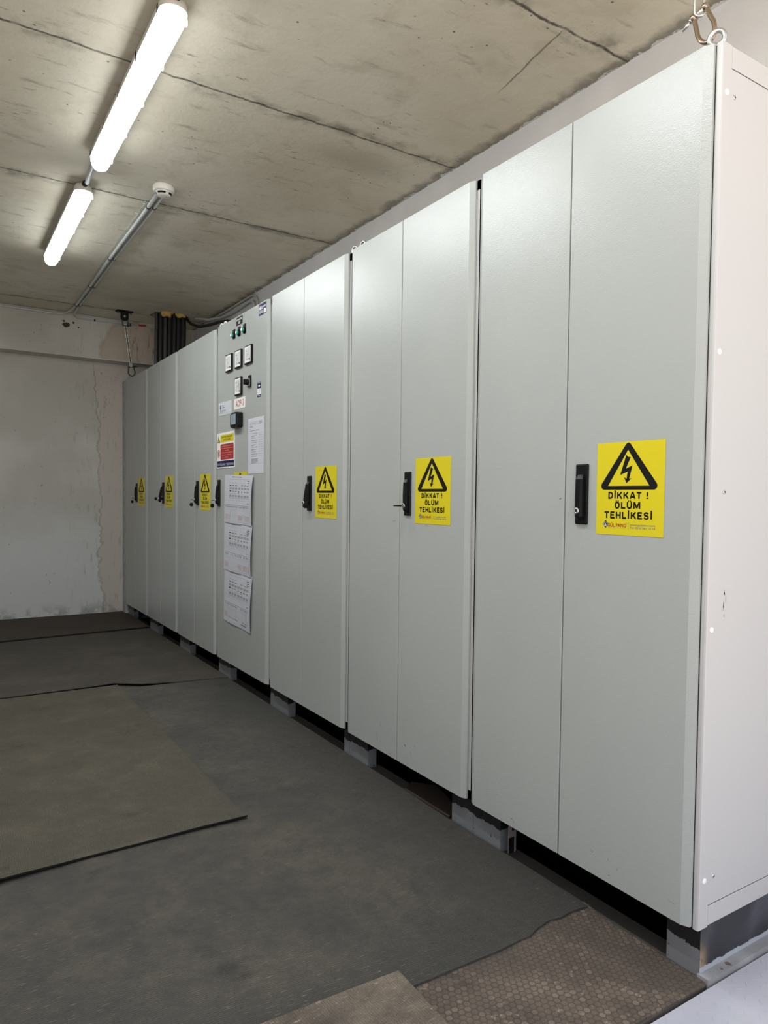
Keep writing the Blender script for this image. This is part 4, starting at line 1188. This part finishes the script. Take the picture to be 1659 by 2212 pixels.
def conduit(label, pts, r, m=m_cond, name='conduit', cat='conduit', clips=()):
    t = thing(name, label, cat, pts[0])
    b = nbm(); tube(b, pts, r, 10); obj('pipe', b, m, t)
    for (p, d) in clips:
        p = Vector(p); b = nbm(); 
        tube(b, [p-Vector(d)*0.006, p+Vector(d)*0.006], r+0.003, 12)
        obj('clip', b, m_darkmet, t)
    return t
Yd = (0, 1, 0); Xd = (1, 0, 0)
zc1 = 2.636
conduit('thicker grey conduit from the smoke detector, bending left along the back wall',
        [(-0.474, 2.91, zc1), (-0.469, 3.3, zc1), (-0.468, 4.2, zc1), (-0.461, 5.0, zc1), (-0.458, 5.62, zc1), (-0.470, 5.80, zc1-0.002), (-0.49, 5.90, 2.632), (-0.54, 5.931, 2.626), (-0.62, 5.935, 2.626), (-1.2, 5.935, 2.632), (-2.2, 5.935, 2.64)], 0.0095,
        clips=[((-0.4695, 3.145, zc1), Yd), ((-0.468, 4.175, zc1), Yd), ((-0.4615, 4.93, zc1), Yd), ((-0.458, 5.575, zc1), Yd), ((-1.1, 5.935, 2.631), Xd)])
conduit('thinner grey conduit from the smoke detector, bending right along the back wall',
        [(-0.441, 2.92, 2.638), (-0.438, 3.3, 2.638), (-0.440, 4.2, 2.638), (-0.431, 5.0, 2.638), (-0.433, 5.60, 2.638), (-0.432, 5.80, 2.634), (-0.425, 5.90, 2.622), (-0.39, 5.937, 2.612), (-0.30, 5.940, 2.612), (0.0, 5.94, 2.620), (0.12, 5.94, 2.623)], 0.0068,
        clips=[((-0.4385, 3.15, 2.638), Yd), ((-0.440, 4.18, 2.638), Yd), ((-0.4315, 4.94, 2.638), Yd), ((-0.433, 5.59, 2.638), Yd), ((-0.26, 5.94, 2.613), Xd), ((0.03, 5.94, 2.620), Xd)])
b = nbm(); tube(b, [(-0.37, 5.942, 2.640), (0.0, 5.942, 2.643), (0.10, 5.942, 2.643)], 0.0055, 8)
tag(obj('conduit', b, m_cond), 'thin grey pipe above the right-hand wall conduit', 'conduit')
b = nbm(); tube(b, [(0.105, 5.94, 2.623), (0.165, 5.93, 2.626)], 0.0078, 8)
tag(obj('tape', b, m_redc), 'red taped end of the wall conduit beside the cable hole', 'tape')
b = nbm()
pts = []
for k in range(60):
    q = k/59; y = 3.09+q*1.5; s_ = 1-q
    pts.append((-0.492+0.006*q+random.uniform(-.004, .004)*(0.3+s_), y, 2.643+random.uniform(-.004, .003)))
tube(b, pts, 0.0017, 5)
for k in range(5):
    y = 3.10+k*0.055
    tube(b, [(-0.494+random.uniform(-.009, .006), y, 2.645), (-0.487, y+0.02, 2.638), (-0.496+random.uniform(-.009, .006), y+0.030, 2.646)], 0.0014, 5)
tag(obj('wire', b, m_chrome), 'frayed thin wire on the ceiling along the detector conduits', 'wire')

# ------------------------------------------------------------------ shackles, chains, bracket
def stad_link(bm, c, d, side, L, Wd, r, mi=0):
    """one chain link centred c, long axis d, flat in plane (d, side)"""
    d = Vector(d).normalized(); side = Vector(side); side = (side-d*side.dot(d)).normalized()
    pts = []
    hl = L/2-Wd/2
    for k in range(9):
        a = math.pi*k/8; pts.append(Vector(c)+d*(hl+math.sin(a)*Wd/2)+side*math.cos(a)*Wd/2)
    for k in range(9):
        a = math.pi+math.pi*k/8; pts.append(Vector(c)+d*(-hl+math.sin(a)*Wd/2)+side*math.cos(a)*Wd/2)
    tube(bm, pts, r, 8, closed=True, mi=mi)

def chain(name, p0, p1, n, Wd, r, m, label, cat='chain', side0=(1, 0, 0), sag=0.0):
    p0, p1 = Vector(p0), Vector(p1)
    t = thing(name, label, cat, p0)
    d = (p1-p0); step = d.length/n; d.normalize()
    L = step+2*r*1.0+2*r*0.9
    a = Vector(side0); a = (a-d*a.dot(d)).normalized(); c_ = d.cross(a)
    for k in range(n):
        b = nbm()
        cen = p0+d*step*(k+0.5)
        stad_link(b, cen, d, a if k % 2 == 0 else c_, L, Wd, r)
        obj('link', b, m[k % 2] if isinstance(m, tuple) else m, t)
    return t

def shackle(bot, top, side, W, r, m, label, group=None, wing=True):
    """bow shackle: bow around `bot`, pin across the ears at `top`"""
    bot, top, side = Vector(bot), Vector(top), Vector(side).normalized()
    d = (top-bot); H = d.length; d.normalize(); side = (side-d*side.dot(d)).normalized(); nrm = d.cross(side)
    t = thing('shackle', label, 'shackle', bot, group)
    b = nbm()
    # order: left ear -> bow -> right ear
    pts2 = [top-side*W*0.46]
    c_ = bot+d*H*0.42
    for k in range(19):
        a = math.radians(158+k*(224/18))
        pts2.append(c_ + side*math.cos(a)*W*0.60 + d*math.sin(a)*H*0.42)
    pts2 += [top+side*W*0.46]
    # smooth with catmull
    P_ = [Vector(p) for p in pts2]; sm_ = []
    for k in range(len(P_)-1):
        a0 = P_[max(0, k-1)]; a1 = P_[k]; a2 = P_[k+1]; a3 = P_[min(len(P_)-1, k+2)]
        for q in range(3):
            u = q/3
            sm_.append(0.5*((2*a1)+(-a0+a2)*u+(2*a0-5*a1+4*a2-a3)*u*u+(-a0+3*a1-3*a2+a3)*u**3))
    sm_.append(P_[-1])
    tube(b, sm_, r, 12)
    for sg in (-1, 1):
        lathe(b, [(r*1.5, -r*1.0), (r*1.75, -r*0.6), (r*1.75, r*0.6), (r*1.5, r*1.0)], top+side*sg*W*0.46, side, 16)
    obj('bow', b, m, t)
    b = nbm()
    tube(b, [top-side*W*0.62, top+side*W*0.72], r*0.85, 12)
    lathe(b, [(r*1.35, 0), (r*1.35, r*1.0)], top+side*W*0.58, side, 14)
    rb = [top+side*(W*0.72), top+side*(W*0.72+r*2.2)-d*r*0.6, top+side*(W*0.72+r*4.4)-d*r*1.0]
    tube(b, rb, [r*0.9, r*0.75, r*0.5], 8)
    obj('pin', b, m_chrome if m is m_bronze else m, t)
    return t
sd = Vector((-0.05, 1, 0.02))
shackle((0.044, 0.114, 2.1560), (0.050, 0.147, 2.2380), sd, 0.034, 0.0054, m_bronze, 'large bronze-toned bow shackle through the eyebolt above the nearest cabinet')
t = chain('chain', (0.050, 0.147, 2.2365), (0.052, 0.162, 2.585), 8, 0.020, 0.0036, m_chrome, 'bright steel chain rising from the shackle at the top right corner', side0=(-0.57, 0.82, 0))
def bracket(x, y, label, m):
    t = thing('ceiling_bracket', label, 'bracket', (x, y, ZC))
    b = nbm(); rbox(b, x-0.065, x+0.065, y-0.035, y+0.035, ZC-0.008, ZC, 0.001, 1); obj('plate', b, m, t)
    b = nbm()
    prof = [(-0.032, ZC-0.006), (-0.032, ZC-0.060)] + [(0.032*math.cos(math.pi+math.pi*k/10), ZC-0.060-0.022*math.sin(math.pi*k/10)) for k in range(1, 10)] + [(0.032, ZC-0.060), (0.032, ZC-0.006)]
    prism(b, prof, lambda a, z, h: (x+a, h, z), y-0.008, y+0.002)
    obj('lug', b, m, t)
    for sg in (-1, 1):
        b = nbm(); lathe(b, [(0.009, 0.006), (0.009, 0.016), (0.004, 0.017), (0.004, 0.026)], (x+sg*0.052, y, ZC), (0, 0, -1), 6, smooth=False); obj('bolt', b, m_darkmet, t)
    b = nbm(); lathe(b, [(0.010, 0), (0.010, 0.006), (0.007, 0.008)], (x, y-0.008, ZC-0.045), (0, -1, 0), 12); obj('bolt', b, m_chrome, t)
    return t
bracket(0.05, 0.165, 'black ceiling bracket holding the near chain above the frame', m_blackm)
bracket(-0.085, 5.60, 'black ceiling bracket with a bolted lug holding the far chain', m_blackm)
shackle((-0.080, 5.60, 2.580), (-0.078, 5.60, 2.530), (1, 0.1, 0), 0.040, 0.0050, m_darkmet, 'dark shackle hanging from the far ceiling bracket', 'dark shackles of the far chain')
chain('chain', (-0.079, 5.60, 2.535), (-0.012, 5.70, 2.213), 17, 0.0145, 0.0031, (m_cap, m_darkmet), 'chain of alternating pale and dark links hanging beside the back wall', side0=(1, 0, 0))  # links alternate between a pale and a dark material
shackle((0.004, 5.735, 2.133), (-0.010, 5.705, 2.205), (1, 0.1, 0), 0.046, 0.0050, m_darkmet, 'dark shackle at the lower end of the far chain, on the farthest cabinet', 'dark shackles of the far chain')

# ------------------------------------------------------------------ cables through the ceiling hole
CB = []
for k in range(7): CB.append((0.140+0.037*k, 5.455+(0.008 if k % 2 else 0), (0.0135, 0.0165, 0.015, 0.017, 0.0155, 0.017, 0.014)[k], (1, 0, 1, 0, 0, 0, 0)[k]))
for k in range(6): CB.append((0.160+0.038*k, 5.510, 0.0165, k % 2))
CB.append((0.398, 5.525, 0.009, 0))
for k, (x, y, r, mt) in enumerate(CB):
    b = nbm()
    pts = [(x, y+0.02, ZC+0.20), (x, y+0.01, ZC), (x-0.004, y-0.01, 2.55), (x-0.012, y-0.03, 2.42), (x-0.018, y-0.05, 2.30), (x-0.020, y-0.06, 2.20), (x-0.020, y-0.06, ZT+0.001)]
    tube(b, pts, r, 10)
    tag(obj('power_cable', b, m_cable2 if mt else m_cable), 'thick black cable in the bundle dropping from the ceiling hole', 'cable', 'black cables dropping to the far cabinets')
for (x, y, sx, sz, lb) in ((0.215, 5.415, 0.048, 0.040, 'left lump of yellow foam at the rim of the ceiling hole'), (0.335, 5.420, 0.042, 0.026, 'right lump of yellow foam at the rim of the ceiling hole')):
    b = nbm(); bmesh.ops.create_icosphere(b, subdivisions=3, radius=1.0)
    for v in b.verts:
        n_ = 1+0.25*math.sin(v.co.x*5+v.co.z*4+x*40)+0.15*math.sin(v.co.y*7+v.co.x*9)
        v.co = Vector((x+v.co.x*sx*n_, y+v.co.y*0.020*n_, ZC-0.002+v.co.z*sz*n_-0.012*abs(math.sin(v.co.x*4))*0))
    for f in b.faces: f.smooth = True
    tag(obj('foam_lump', b, m_foam), lb, 'foam')
b = nbm(); tube(b, [(0.40, 5.50, 2.64), (0.42, 5.42, 2.58), (0.45, 5.28, 2.535), (0.49, 5.10, 2.525), (0.53, 5.00, 2.535), (0.570, 4.93, 2.535), (0.607, 4.90, 2.525)], 0.012, 10)
tag(obj('power_cable', b, m_cable), 'single black cable looping from the ceiling hole to the right wall', 'cable')
b = nbm(); tube(b, [(0.45, 5.40, 2.630), (0.53, 5.3, 2.610), (0.575, 5.1, 2.598), (0.585, 4.8, 2.585), (0.585, 4.50, 2.600), (0.585, 4.40, 2.585), (0.585, 4.36, 2.53), (0.585, 4.36, 2.2)], 0.011, 10)
tag(obj('conduit', b, m_cond), 'grey conduit on the right wall bending down behind the cabinets', 'conduit')
b = nbm(); tube(b, [(0.54, 5.60, 2.640), (0.585, 5.40, 2.638), (0.592, 5.0, 2.636), (0.592, 4.44, 2.636), (0.592, 4.36, 2.612), (0.592, 4.32, 2.56), (0.592, 4.32, 2.2)], 0.008, 10)
tag(obj('conduit', b, m_house), 'thinner conduit above the bent one on the right wall', 'conduit')
